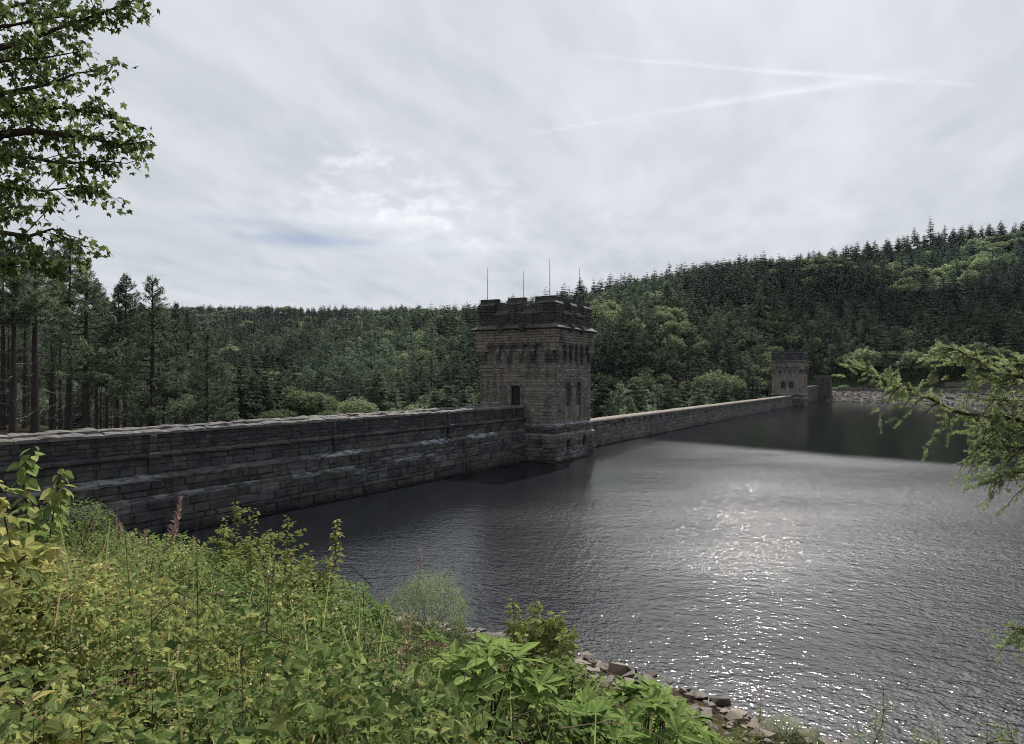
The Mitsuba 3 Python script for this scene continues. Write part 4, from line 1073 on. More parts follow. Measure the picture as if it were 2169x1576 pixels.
def tone_field(x, y):
    p = np.stack([x, y, 0 * x], -1)
    t = 0.40 + 0.75 * (meshkit.fbm(p / 1.3, 3, 81) - 0.5)
    t = t + 0.26 * sm(0.2, -1.6, x) * sm(7.5, 3.5, y)                    # the yellowing brambles lie low on the left
    u = x + 0.54 * y
    t = t + 0.16 * sm(-1.1, -0.6, u) * sm(0.9, 0.5, u) * sm(3.0, 4.0, y)
    t = t - 0.20 * thicket(x, y)          # the shrub thicket is a darker green
    return t - 0.13 * sm(6, 11, y)


ug = thing('undergrowth', 'tangled bramble and weed undergrowth covering the near bank, yellowing at lower left', 'undergrowth'); labels[ug]['kind'] = 'stuff'
lv, dry, stm = MB(), MB(), MB()


def up_normals(n, tilt): return unit(np.array([0, 0, 1.0]) + r.normal(0, tilt, (n, 3)) + np.array([0, -0.25, 0]))


for cnt, y0, y1, tpl, sz, tri in ((12000, 1.45, 4.6, OVATE, 0.031, True), (15000, 1.5, 5.5, OVATE, 0.027, False), (34000, 1.5, 7.5, OVATE_LO, 0.017, False), (60000, 4.2, 10, OVATE_LO, 0.046, False), (60000, 9, 27, OVATE_LO, 0.062, False)):
    x, y = scatter(cnt, y0, y1); n = len(x)
    z = gz(x, y) + cover_height(x, y) - np.abs(r.normal(0, 0.15, n)) * (1 + (r.uniform(size=n) < 0.3))
    z = np.maximum(np.minimum(z, top_limit(x, y) - np.abs(r.normal(0, 0.08, n))), gz(x, y) + 0.03)
    a = r.uniform(0, 2 * np.pi, n); xd = np.stack([np.cos(a), np.sin(a), r.normal(-0.15, 0.3, n)], -1); nm = up_normals(n, 0.62)
    tn = tone_field(x, y) + r.normal(0, 0.15, n); sz_ = sz * np.exp(r.normal(0, 0.27, n)); pos = np.stack([x, y, z], -1)
    leaves(lv, tpl, pos, xd, nm, sz_, tn, 0)
    if tri:
        for g in (75, -75):
            g = math.radians(g); xr = np.stack([xd[:, 0] * math.cos(g) - xd[:, 1] * math.sin(g), xd[:, 0] * math.sin(g) + xd[:, 1] * math.cos(g), xd[:, 2]], -1)
            leaves(lv, tpl, pos, xr, unit(nm + r.normal(0, .12, nm.shape)), sz_ * 0.85, tn + r.normal(0, .03, n), 0)
x, y = scatter(5200, 1.5, 11); n = len(x); z = gz(x, y) + cover_height(x, y) * r.uniform(0.5, 1.15, n)
a = r.uniform(0, 6.28, n); L = r.uniform(0.10, 0.45, n)
p0 = np.stack([x, y, z], -1); p1 = p0 + np.stack([np.cos(a) * L, np.sin(a) * L, r.normal(0.05, 0.10, n)], -1)
okk = p1[:, 2] < top_limit(p1[:, 0], p1[:, 1], 0.03)
stems(stm, p0[okk][:2600], p1[okk][:2600], 0.0021, 0.6, 0.05, 4, 3, r)
stems(stm, np.stack([x, y, gz(x, y)], -1)[okk][:900], p0[okk][:900] + [0, 0, .05], 0.0025, 0.35, 0, 3, 3, r)
# straw-coloured seed fluff and withered bits among the leaves
x, y = scatter(46000, 1.6, 9.5, (-0.78, 0.1)); n = len(x); den = sm(0.50, 0.60, meshkit.fbm(np.stack([x, y, 0 * x], -1) / 0.8, 3, 91))
sel = r.uniform(size=n) < den; x, y = x[sel], y[sel]; n = len(x)
z = gz(x, y) + cover_height(x, y) + r.normal(-0.02, 0.07, n); sel = z < top_limit(x, y, 0.02); x, y, z = x[sel], y[sel], z[sel]; n = len(x)
leaves(dry, OVATE_LO, np.stack([x, y, z], -1), rand_dirs(r, n), up_normals(n, 0.8), r.uniform(0.005, 0.014, n), r.uniform(0.35, 1, n), 2)
# grass and dead stalks sticking out
x, y = scatter(2600, 1.7, 14); n = len(x); z = gz(x, y) + 0.5 * cover_height(x, y); L = r.uniform(0.25, 0.6, n); a = r.uniform(0, 6.28, n)
ok2 = z + L < top_limit(x, y, 0.14); leaves(lv, GRASS, np.stack([x, y, z], -1)[ok2], np.stack([np.cos(a) * .35, np.sin(a) * .35, 0 * a + 1], -1)[ok2], np.stack([np.cos(a), np.sin(a), 0.3 + 0 * a], -1)[ok2], L[ok2], r.uniform(0.2, 1.0, ok2.sum()), 0)
ok3 = (z + 0.8 * L < top_limit(x, y, 0.1)) & (r.uniform(size=n) < 0.35)
leaves(dry, STALK, np.stack([x, y, z], -1)[ok3], np.stack([np.sin(a) * .3, np.cos(a) * .3, 0 * a + 1], -1)[ok3], np.stack([np.cos(a), np.sin(a), 0.3 + 0 * a], -1)[ok3], L[ok3], r.uniform(0.3, 1.0, ok3.sum()), 2)
# taller shoots all over the bank
x, y = scatter(700, 1.9, 13); z0 = gz(x, y); hh = cover_height(x, y)
for i in range(len(x)):
    H = hh[i] + r.uniform(0.05, 0.30); top = min(z0[i] + H, float(top_limit(x[i:i + 1], y[i:i + 1], 0.16)[0])); b = np.array([x[i], y[i], z0[i]]); e = np.array([x[i] + r.normal(0, .06), y[i] + r.normal(0, .06), top])
    stems(stm, b, e, 0.003, r.uniform(0.1, 0.6), 0, 3, 3); m = r.randint(8, 17) if y[i] < 7 else r.randint(6, 10); u = r.uniform(0.35, 1, m); a = np.arange(m) * 2.4; c = b + (e - b) * u[:, None]
    kd, tp = (0, OVATE) if r.uniform() < 0.7 else (0, LANCE); sz = r.uniform(0.03, 0.065); tn = float(tone_field(x[i:i + 1], y[i:i + 1])[0]) + r.normal(0.05, .14)
    leaves(lv, tp, c, np.stack([np.cos(a), np.sin(a), r.normal(-.2, .35, m)], -1), up_normals(m, 0.35), sz * (1.25 - 0.6 * u) * r.uniform(.8, 1.2, m), tn + r.normal(0, .08, m), kd)
put(ug, 'leaves', lv, 'leaf', 'stuff'); put(ug, 'dry_leaves', dry, 'leaf', 'stuff'); put(ug, 'twigs', stm, 'twig', 'stuff')


# ---- shrubs and single plants
def rhododendron(px, py, Y, rad, hgt, nw, ll, label, r, tone=0.5, z_up=0.0):
    p = at(px, py, Y); x0, y0 = p[0], p[1]; g0 = gz(x0, y0)[0]; top = p[2]; k = thing('rhododendron', label, 'shrub')
    lf, st = MB(), MB(); root = np.array([x0, y0, g0])
    for i in range(nw):
        g = r.uniform(0, 2 * np.pi); e = math.asin(r.uniform(0.0, 1.0)) ; q = r.uniform(0.72, 1.0)
        d = np.array([math.cos(g) * math.cos(e), math.sin(g) * math.cos(e), math.sin(e)])
        c = np.array([x0, y0, top - hgt]) + d * np.array([rad, rad, hgt]) * q; c[2] = max(c[2], gz(c[0], c[1])[0] + 0.05)
        ax = unit(d + np.array([0, 0, 0.9]) + r.normal(0, 0.2, 3)); m = r.randint(7, 11)
        s0 = unit(np.cross(ax, [0.3, 0.9, 0.1])); s1 = np.cross(ax, s0); ph = r.uniform(0, 6.28) + np.arange(m) * 2.4
        op = r.uniform(0.15, 0.75, m)[:, None]
        xd = unit((np.cos(ph)[:, None] * s0 + np.sin(ph)[:, None] * s1) + op * ax)
        leaves(lf, LANCE, c + ax * r.uniform(-.03, .02, m)[:, None], xd, unit(ax + r.normal(0, .15, (m, 3)) + 1e-6), ll * r.uniform(0.6, 1.15, m), tone + 0.25 * (q - .85) + r.normal(0, 0.14, m), 1)
        if r.uniform() < 0.5: stems(st, root + r.normal(0, .08, 3) * [1, 1, 0], c, 0.008, 0.2, 0, 4, 4, r)
    put(k, 'leaves', lf, 'gloss_leaf'); put(k, 'stems', st, 'twig')


def sapling(base, label, px, py, Y, r, tpl, size, kind, n_leaf, lean=0.05, tone=0.6, branch=0.25, droop=0.3, bsdf='leaf', side=6, cat='sapling', bare=0.25, grp=None):
    """an upright shoot with leafy side twigs"""
    top = at(px, py, Y); root = np.array([top[0] + r.normal(0, lean), top[1] + r.normal(0, lean), 0]); root[2] = gz(root[0], root[1])[0]
    k = thing(base, label, cat, grp); lf, st = MB(), MB(); H = top[2] - root[2]
    t = np.linspace(0, 1, 8)[:, None]; main = root + (top - root) * t + np.r_[np.zeros((1, 3)), r.normal(0, 0.012 * H, (7, 3))]
    v, f = tube(main, np.linspace(0.007, 0.002, 8) * (0.6 + 0.4 * H), 5, cap=False); st.add(v, f, (0.15, 0))
    twigs = [main[int(bare * 7):]]
    for i in range(side):
        u = r.uniform(bare, 0.95); b = np.array([np.interp(u, t[:, 0], main[:, j]) for j in range(3)]); g = r.uniform(0, 6.28); L = branch * H * (1.15 - u) * r.uniform(0.6, 1.3)
        tt = np.linspace(0, 1, 5)[:, None]; pt = b + np.array([math.cos(g) * L, math.sin(g) * L, 0.7 * L]) * tt - np.array([0, 0, 0.15 * L]) * tt ** 2
        v, f = tube(pt, np.linspace(0.005, 0.002, 5), 4, cap=False); st.add(v, f, (0.2, 0)); twigs.append(pt)
    per = np.array([np.linalg.norm(w[-1] - w[0]) for w in twigs]); per = np.maximum(3, (2.6 * n_leaf * per / per.sum())).astype(int)
    for w, m in zip(twigs, per):
        u = np.linspace(0.1, 1, m); c = np.stack([np.interp(u, np.linspace(0, 1, len(w)), w[:, j]) for j in range(3)], -1)
        ph = np.arange(m) * 2.6 + r.uniform(0, 6); ax = unit(w[-1] - w[0]); xd = np.stack([np.cos(ph), np.sin(ph), np.full(m, -droop) + r.normal(0, .25, m)], -1) + 0.35 * ax
        nm = unit(np.array([0, -0.2, 0.8]) + r.normal(0, 0.35, (m, 3)))
        leaves(lf, tpl, c + unit(xd) * 0.012, xd, nm, 1.15 * size * r.uniform(0.6, 1.15, m) * (1.1 - 0.45 * u ** 3), tone + r.normal(0, 0.12, m) + 0.1 * u, kind)
    put(k, 'leaves', lf, bsdf); put(k, 'stem', st, 'twig'); return k


def willowherb(px, py, Y, label, r, head=0.3, lean=0.1, leafy=True, kind=4, tone=0.5, grp=None):
    top = at(px, py, Y); root = top + np.array([r.normal(-lean, 0.03), r.normal(0, 0.05), 0]); root[2] = gz(root[0], root[1])[0]
    k = thing('willowherb', label, 'wildflower', grp); st, lf, hd = MB(), MB(), MB()
    t = np.linspace(0, 1, 7)[:, None]; main = root + (top - root) * t; main[1:-1] += r.normal(0, 0.012, (5, 3)); main[:, :2] += (0.06 * (t ** 2 - t) * lean * 8)
    v, f = tube(main, np.linspace(0.0040, 0.0015, 7), 5, cap=False); st.add(v, f, (0.35, 0)); H = top[2] - root[2]
    h0 = 1 - head / H; n = 120; u = r.uniform(h0, 1, n); c = np.stack([np.interp(u, t[:, 0], main[:, j]) for j in range(3)], -1)
    d = rand_dirs(r, n) * [1, 1, 0.3] + [0, 0, 0.9]; leaves(hd, NARROW, c, d, rand_dirs(r, n), 0.075 * (1.25 - 0.8 * (u - h0) / (1 - h0)), r.uniform(0.1, 1, n), kind)
    n2 = 60; u = r.uniform(h0, 1, n2); c = np.stack([np.interp(u, t[:, 0], main[:, j]) for j in range(3)], -1) + r.normal(0, 0.012, (n2, 3))
    leaves(hd, OVATE_LO, c, rand_dirs(r, n2), rand_dirs(r, n2), 0.018, r.uniform(0, 1, n2), kind)
    if leafy:
        n3 = int(34 * H); u = r.uniform(0.25, h0, n3); c = np.stack([np.interp(u, t[:, 0], main[:, j]) for j in range(3)], -1); ph = r.uniform(0, 6.28, n3)
        leaves(lf, NARROW, c, np.stack([np.cos(ph), np.sin(ph), r.normal(-0.5, 0.3, n3)], -1), up_normals(n3, 0.3), r.uniform(0.08, 0.13, n3), r.uniform(0.3, 0.7, n3), 0)
    put(k, 'stem', st, 'twig'); put(k, 'seed_head', hd, 'leaf'); put(k, 'leaves', lf, 'leaf')


def leaf_mound(base, label, px, py, Y, rad, hgt, n, tpl, size, r, tone, kind=0, bsdf='leaf', cat='shrub', layered=False):
    """a low dense shrub: leaves on and under a lumpy dome"""
    p = at(px, py, Y); k = thing(base, label, cat); lf, st = MB(), MB()
    g = r.uniform(0, 6.28, n); e = np.arcsin(r.uniform(-0.1, 1, n)); d = np.stack([np.cos(g) * np.cos(e), np.sin(g) * np.cos(e), np.sin(e)], -1)
    q = r.uniform(0.55, 1.0, n) ** 0.5 * (0.75 + 0.5 * meshkit.fbm(d * 2.2 + 7 * r.uniform(), 3, 17))
    c = np.array([p[0], p[1], p[2] - hgt]) + d * q[:, None] * np.array([rad, rad, hgt]); ok = c[:, 2] > gz(c[:, 0], c[:, 1]) + 0.02; c, d, m = c[ok], d[ok], ok.sum()
    if layered:      # leaves in flat tiers with dark gaps between them
        tier = hgt / 7.0; c[:, 2] = c[:, 2] - 0.8 * (np.mod(c[:, 2] + 0.25 * c[:, 0] + 0.06 * np.sin(9 * c[:, 0]), tier) - 0.5 * tier)
    up = unit(d * 0.22 + [0, 0, 1.0] + r.normal(0, .24, (m, 3))) if layered else unit(d * 0.6 + [0, 0, 0.8] + r.normal(0, .35, (m, 3)))
    xd = unit(np.cross(d, rand_dirs(r, m)) + 0.4 * d + [0, 0, -0.25]); leaves(lf, tpl, c, xd, up, size * r.uniform(0.6, 1.3, m), tone + r.normal(0, .11, m), kind)
    root = np.array([p[0], p[1], gz(p[0], p[1])[0]]); sel = r.randint(0, m, 26); stems(st, np.tile(root, (26, 1)) + r.normal(0, .1, (26, 3)) * [1, 1, 0], c[sel], 0.007, 0.2, 0, 4, 4, r)
    put(k, 'leaves', lf, bsdf); put(k, 'stems', st, 'twig')


r = rs(321)
for x_, y_, Y_, rd, hg, n_, l_ in ((455, 1225, 6.1, .55, .60, 2600, 'dark glossy shrub in the left part of the thicket'), (570, 1285, 5.6, .50, .50, 2200, 'dark glossy shrub in the middle of the thicket, below the leafy shoots'), (690, 1262, 7.2, .50, .55, 2000, 'dark glossy shrub at the right foot of the thicket'), (385, 1270, 5.2, .40, .42, 1600, 'dark glossy shrub at the left foot of the thicket'), (660, 1330, 5.4, .42, .42, 1500, 'low dark shrub in front of the thicket')):
    leaf_mound('glossy_shrub', l_, x_, y_, Y_, 1.15 * rd, 1.25 * hg, int(0.55 * n_), OVATE, 0.050, r, 0.40, 1, 'gloss_leaf', layered=True)
rhododendron(735, 1235, 10.5, 0.75, 0.95, 130, 0.12, 'dark green rhododendron at the waterside end of the shrub thicket', r, 0.42)
rhododendron(640, 1215, 11.0, 0.6, 0.7, 70, 0.11, 'rhododendron half buried in the shrub thicket below the leafy shoots', r, 0.42)
rhododendron(880, 1335, 9.0, 0.62, 0.6, 90, 0.11, 'bright rhododendron below the willow bush, in the middle of the bank', r, 0.62)
rhododendron(795, 1345, 8.4, 0.42, 0.45, 46, 0.10, 'low rhododendron left of the bright one under the willow bush', r, 0.5)
rhododendron(1045, 1345, 3.3, 0.30, 0.42, 30, 0.15, 'large-leaved rhododendron sprig standing out brightly at bottom centre', r, 0.75)
rhododendron(1345, 1462, 3.7, 0.46, 0.42, 90, 0.13, 'broad bright green rhododendron at the bottom beside the boulders', r, 0.72)
rhododendron(1240, 1500, 3.2, 0.30, 0.3, 34, 0.12, 'small rhododendron clump left of the broad one at the bottom edge', r, 0.6)
leaf_mound('dense_shrub', 'dense dark-hollowed shrub with small leaves in the middle of the left bank', 520, 1165, 8.2, 0.95, 0.95, 2300, OVATE, 0.060, r, 0.56, layered=True)
leaf_mound('dense_shrub', 'dense small-leaved shrub in front of the leafy upright shoots', 590, 1235, 7.2, 0.55, 0.65, 1100, OVATE, 0.054, r, 0.58, layered=True)
leaf_mound('dense_shrub', 'rounded shrub right of the willowherb spikes, against the dark water', 420, 1150, 9.0, 0.7, 0.7, 1300, OVATE_LO, 0.058, r, 0.5, layered=True)
leaf_mound('fine_bush', 'thin bush of tiny leaves in front of the dam wall at the left', 145, 1055, 6.4, 0.46, 0.62, 4200, OVATE_LO, 0.026, r, 0.38, cat='bush')
leaf_mound('willow_bush', 'grey-green willow bush standing at the water edge in the middle of the shore', 905, 1205, 17.5, 1.15, 1.55, 6500, NARROW, 0.11, r, 0.55, 5, cat='bush')
leaf_mound('willow_bush', 'small willow tuft left of the larger willow bush at the shore', 812, 1252, 18.5, 0.22, 0.7, 260, NARROW, 0.10, r, 0.6, 5, cat='bush')
leaf_mound('shore_weed', 'grassy weed clump among the boulders below the lone willowherb', 1660, 1522, 14.2, 0.75, 0.55, 1300, NARROW, 0.12, r, 0.5, 5, cat='bush')
for x_, y_, Y_, rd, hg, n_, tp, sz, tn, l_ in ((325, 1128, 9.0, .85, .75, 2600, OVATE_LO, .05, .5, 'leafy mound between the pink willowherb spikes and the dam wall'), (235, 1120, 7.6, .6, .6, 2000, OVATE_LO, .04, .46, 'leafy mound right of the fine bush at the left'), (430, 1180, 6.8, .70, .70, 2300, OVATE_LO, .050, .42, 'green leafy mound in front of the round shrub on the left bank'), (665, 1195, 8.6, .70, .85, 2600, OVATE_LO, .055, .46, 'leafy mound at the foot of the climber-wrapped stem'), (300, 1160, 6.6, .75, .60, 2600, OVATE_LO, .045, .56, 'yellow-green mound under the willowherb spikes on the left bank'),
        (165, 1185, 4.7, .55, .5, 2200, OVATE_LO, .040, .50, 'leafy mound beside the maple saplings at the left'), (240, 1320, 3.6, .42, .40, 1500, OVATE, .036, .60, 'bramble mound left of the withered dark stalks'), (70, 1350, 2.9, .34, .36, 1100, OVATE, .036, .46, 'bramble mound under the maple saplings at the left edge'), (430, 1385, 3.5, .42, .36, 1500, OVATE, .034, .72, 'yellowing bramble mound in the lower middle of the left bank'),
        (560, 1310, 4.8, .55, .45, 2000, OVATE_LO, .042, .58, 'bramble mound below the small-leaved shrub'), (690, 1345, 4.6, .45, .40, 1500, OVATE_LO, .042, .42, 'dark green mound left of the low rhododendron'), (610, 1475, 2.7, .30, .28, 800, OVATE, .036, .82, 'yellow-leaved mound at the bottom of the left bank'), (300, 1470, 2.3, .26, .26, 700, OVATE, .034, .45, 'green bramble mound near the bottom left'),
        (770, 1440, 3.3, .36, .30, 1000, OVATE, .036, .50, 'bramble mound left of the bright rhododendron sprig'), (1180, 1395, 4.7, .45, .45, 1300, OVATE_LO, .045, .40, 'dark leafy mound under the lobed-leaf saplings'), (975, 1375, 5.8, .5, .45, 1500, OVATE_LO, .045, .48, 'leafy mound behind the bright rhododendron sprig'), (890, 1500, 2.5, .28, .25, 650, OVATE, .036, .52, 'bramble mound at the bottom centre'), (1150, 1500, 3.0, .3, .28, 650, OVATE, .036, .42, 'small dark mound between the two rhododendrons at the bottom'), (1330, 1525, 4.3, .42, .3, 1500, OVATE_LO, .040, .5, 'leafy mound under the broad rhododendron at the bottom'), (1435, 1542, 5.4, .5, .3, 1500, OVATE_LO, .042, .46, 'low leafy mound between the broad rhododendron and the boulders'), (1500, 1560, 7.0, .5, .3, 1200, OVATE_LO, .042, .5, 'low leafy mound at the bottom edge beside the boulders'), (30, 1230, 4.0, .5, .5, 1700, OVATE_LO, .042, .6, 'yellow-green mound behind the maple saplings at the left edge'), (350, 1255, 5.2, .5, .45, 1700, OVATE_LO, .04, .64, 'straw-flecked bramble mound behind the withered stalks')):
    leaf_mound('bramble_mound' if 'bramble' in l_ else 'leafy_mound', l_, x_, y_, Y_, rd, hg, n_, tp, sz, r, tn)
for x_, y_, Y_, n_, h_, l_ in ((500, 1060, 8.6, 90, .20, 'tallest leafy shoot of the thicket, against the dark water'), (545, 1080, 8.4, 70, .2, 'leafy shoot just right of the tallest one in the thicket'), (612, 1092, 8.8, 70, .22, 'wide-branching leafy shoot in the middle of the thicket'), (575, 1120, 7.8, 60, .2, 'leafy shoot in front of the wide-branching one'), (475, 1095, 8.2, 70, .2, 'leafy shoot left of the tallest one in the thicket'), (530, 1140, 7.4, 70, .2, 'broad leafy shoot below the tallest one in the thicket'), (640, 1195, 7.6, 60, .2, 'leafy shoot below the short one near the climber-wrapped stem'), (690, 1175, 8.8, 60, .16, 'slim leafy shoot beside the climber-wrapped stem'), (610, 1160, 7.0, 70, .2, 'leafy shoot standing lowest in the middle of the thicket'), (655, 1165, 8.6, 50, .15, 'short leafy shoot left of the climber-wrapped stem')):
    sapling('leafy_shoot', l_, x_, y_, Y_, r, OVATE, 0.062, 0, 2 * n_, 0.08, 0.58, 1.7 * h_, side=14, bare=0.1)
sapling('climbing_plant', 'upright stem wrapped in pale green leaves at the right end of the thicket', 712, 1103, 9.2, r, OVATE, 0.095, 0, 46, 0.03, 0.66, 0.06, side=3, bare=0.1)
sapling('dogwood_shoot', 'tall shoot with drooping pointed leaves in front of the wall at far left', 62, 938, 3.7, r, OVATE, 0.082, 0, 34, 0.03, 0.42, 0.10, 0.8, side=3, bare=0.2)
sapling('dogwood_shoot', 'leaning shoot with drooping leaves right of the tallest one at far left', 128, 992, 3.75, r, OVATE, 0.078, 0, 20, 0.10, 0.46, 0.10, 0.8, side=2, bare=0.5)
for x_, y_, Y_, n_, l_ in ((8, 1010, 2.75, 60, 'bright lobed-leaf maple sapling cut by the left edge'), (62, 1130, 2.9, 44, 'bright lobed-leaf maple sapling beside the one at the left edge'), (-40, 1080, 2.6, 40, 'maple sapling mostly outside the left edge')):
    sapling('maple_sapling', l_, x_, y_, Y_, r, MAPLE, 0.115, 0, n_, 0.05, 0.72, 0.28, 0.55, side=6, bare=0.1)
for x_, y_, Y_, n_, l_ in ((1085, 1272, 5.6, 30, 'lobed-leaf sapling left of the two taller ones before the water'), (1135, 1268, 5.9, 36, 'tallest lobed-leaf sapling before the water in the centre'), (1175, 1285, 5.4, 46, 'spreading lobed-leaf sapling right of the tallest one'), (1205, 1330, 5.2, 36, 'lower lobed-leaf sapling at the right of the central group')):
    sapling('sycamore_sapling', l_, x_, y_, Y_, r, MAPLE, 0.10, 0, n_ * 4, 0.08, 0.58, 0.25, 0.5, side=8, bare=0.15)
for x_, y_, Y_, hd, ln, l_ in ((385, 1053, 7.4, .42, .25, 'tallest pinkish willowherb spike leaning right before the dam wall'), (210, 1066, 6.8, .26, .12, 'willowherb seed spike above the fine bush at the left'), (256, 1108, 7.4, .18, .08, 'thin pale willowherb tip between the two big spikes'), (277, 1128, 9.5, .25, .12, 'first of the pink willowherb spikes low against the dark wall'), (312, 1122, 9.8, .28, .15, 'second pink willowherb spike low against the dark wall'), (283, 1150, 9.2, .25, .1, 'shorter pink willowherb spike below the first one'), (362, 1140, 9.0, .22, .05, 'pink willowherb spike just left of the rounded shrub'), (412, 1137, 9.6, .25, .08, 'pink willowherb spike behind the rounded shrub'),
                              (893, 1152, 15.5, .55, .1, 'tall thin willowherb rising out of the willow bush'), (1618, 1403, 13.6, .8, .12, 'lone tall willowherb among the boulders against the glittering water')):
    willowherb(x_, y_, Y_, l_, r, hd, ln)
for x_, y_, Y_, l_ in ((868, 1298, 7.0, 'red-brown dock spike below the willow bush'), (845, 1375, 5.6, 'red-brown dock spike left of the bright rhododendron sprig'), (805, 1400, 5.2, 'short red-brown dock spike in the middle of the bank'), (285, 1270, 4.4, 'left one of two tall withered dark stalks on the left bank'), (340, 1262, 4.3, 'right one of two tall withered dark stalks on the left bank'), (1290, 1440, 4.8, 'small withered spike beside the broad rhododendron')):
    willowherb(x_, y_, Y_, l_, r, 0.42, 0.04, False, 2, 0.2)
for x_, y_, Y_, l_ in ((628, 1360, 3.9, 'yellowing climber shoot standing up in the middle of the left bank'), (560, 1440, 3.1, 'yellow-leaved climber shoot lower left of the first one'), (742, 1400, 4.1, 'green climber shoot right of the yellowing one'), (300, 1480, 2.5, 'green nettle-like shoot at lower left'), (880, 1420, 3.6, 'soft green shoot left of the bright rhododendron sprig'), (690, 1470, 2.8, 'broad-leaved shoot at the bottom, left of centre')):
    sapling('climber_shoot', l_, x_, y_, Y_, r, OVATE, 0.085, 0, 22, 0.05, 0.80 if 'yellow' in l_ else 0.5, 0.10, 0.5, side=2, bare=0.3)
for x_, y_, Y_, l_ in ((1872, 1450, 9.0, 'tallest willow shoot at lower right against the water'), (1850, 1500, 9.2, 'willow shoot left of the tallest one at lower right'), (1932, 1540, 8.4, 'short willow shoot at the bottom, right of the tallest one'), (1980, 1535, 8.0, 'short leafy shoot at the bottom right'), (2050, 1552, 7.6, 'low willow tuft at the bottom near the right corner'), (2125, 1528, 7.0, 'willow tuft in the bottom right corner'), (2090, 1520, 6.9, 'thin willow shoot left of the corner tuft')):
    sapling('willow_shoot', l_, x_, y_, Y_, r, NARROW, 0.12, 5, 110, 0.15, 0.5, 0.25, 0.0, side=5, bare=0.05)
# big veined leaves close to the camera
for x_, y_, Y_, tn, l_, n_ in ((130, 1530, 1.95, .9, 'large yellow-olive leaves of a creeper at the bottom left', 7), (40, 1515, 1.9, .45, 'pale green broad leaves in the bottom left corner', 5), (420, 1535, 2.2, .5, 'broad green leaves at the bottom edge, left of centre', 7)):
    k = thing('broad_leaf_creeper', l_, 'creeper'); lf, st = MB(), MB(); p = at(x_, y_, Y_); c = p + r.normal(0, 0.06, (n_, 3)) * [1.4, 1, 0.5]; a = r.uniform(0, 6.28, n_)
    leaves(lf, OVATE, c, np.stack([np.cos(a), np.sin(a), 0.1 + 0 * a], -1), up_normals(n_, 0.3), r.uniform(0.09, 0.13, n_), tn + r.normal(0, .05, n_), 0)
    stems(st, np.tile([p[0], p[1] + .1, gz(p[0], p[1])[0]], (n_, 1)), c, 0.004, 0.3, 0.1, 4, 4, r); put(k, 'leaves', lf, 'leaf'); put(k, 'stems', st, 'twig')


# ---- boulders of the shore
r = rs(341)
ico = trimesh.creation.icosphere(1)
def boulder(r, size):
    p = r.uniform(-1, 1, (13, 3)); p = p / np.abs(p).max(1, keepdims=True) * r.uniform(0.75, 1, (13, 1))      # angular: the hull of points on a block
    h = trimesh.convex.convex_hull(p * size * r.uniform(0.65, 1.25, 3) * [1, 1, 0.62])
    return np.array(h.vertices), np.array(h.faces)


pl = []
seg = np.cumsum(np.r_[0, np.hypot(*np.diff(SHORE, axis=0).T)])
for i in range(3200):
    t = r.uniform(seg[1] + 2, seg[-2]); c = np.array([np.interp(t, seg, SHORE[:, 0]), np.interp(t, seg, SHORE[:, 1])])
    nrm = np.array([-0.6, -0.8]); d = r.uniform(-0.9, 2.6); x, y = c + nrm * d + r.normal(0, .2, 2)
    if not (-12 < x < 14 and y > 6): continue
    pl.append((x, y, r.uniform(0.10, 0.25) if r.uniform() < 0.5 else r.uniform(0.06, 0.13)))
pl.sort(key=lambda p: -p[2]); kept = []
for x, y, s in pl:
    if all((x - a) ** 2 + (y - b) ** 2 > (0.72 * (s + c)) ** 2 for a, b, c in kept): kept.append((x, y, s))
small = MB()
vis_b = [(x, y, s) for x, y, s in kept if W0 / 2 + x / y * F < W0 + 60]
for n, (x, y, s) in enumerate(vis_b):
    v, f = boulder(r, s); g = r.uniform(0, 6.28); v = v @ np.array([[math.cos(g), -math.sin(g), 0], [math.sin(g), math.cos(g), 0], [0, 0, 1]]).T + [x, y, gz(x, y)[0] + 0.25 * s]
    px_b = W0 / 2 + x / y * F; uv = (r.uniform(0.1, 0.9), 0.15 * (r.uniform() < .3))
    if s > 0.10 and n < 290 and px_b > 700:
        k = key_for('boulder'); m = MB().add(v, f, uv); scene[k] = m.ply('rock')
        tag(k, 'angular brown boulder in the stone bank along the water\'s edge', 'boulder', 'boulders along the shore')
    else: small.add(v, f, uv)
scene['shore_stones'] = small.ply('rock'); tag('shore_stones', 'small broken stones filling the gaps of the boulder bank', 'stones', kind='stuff')


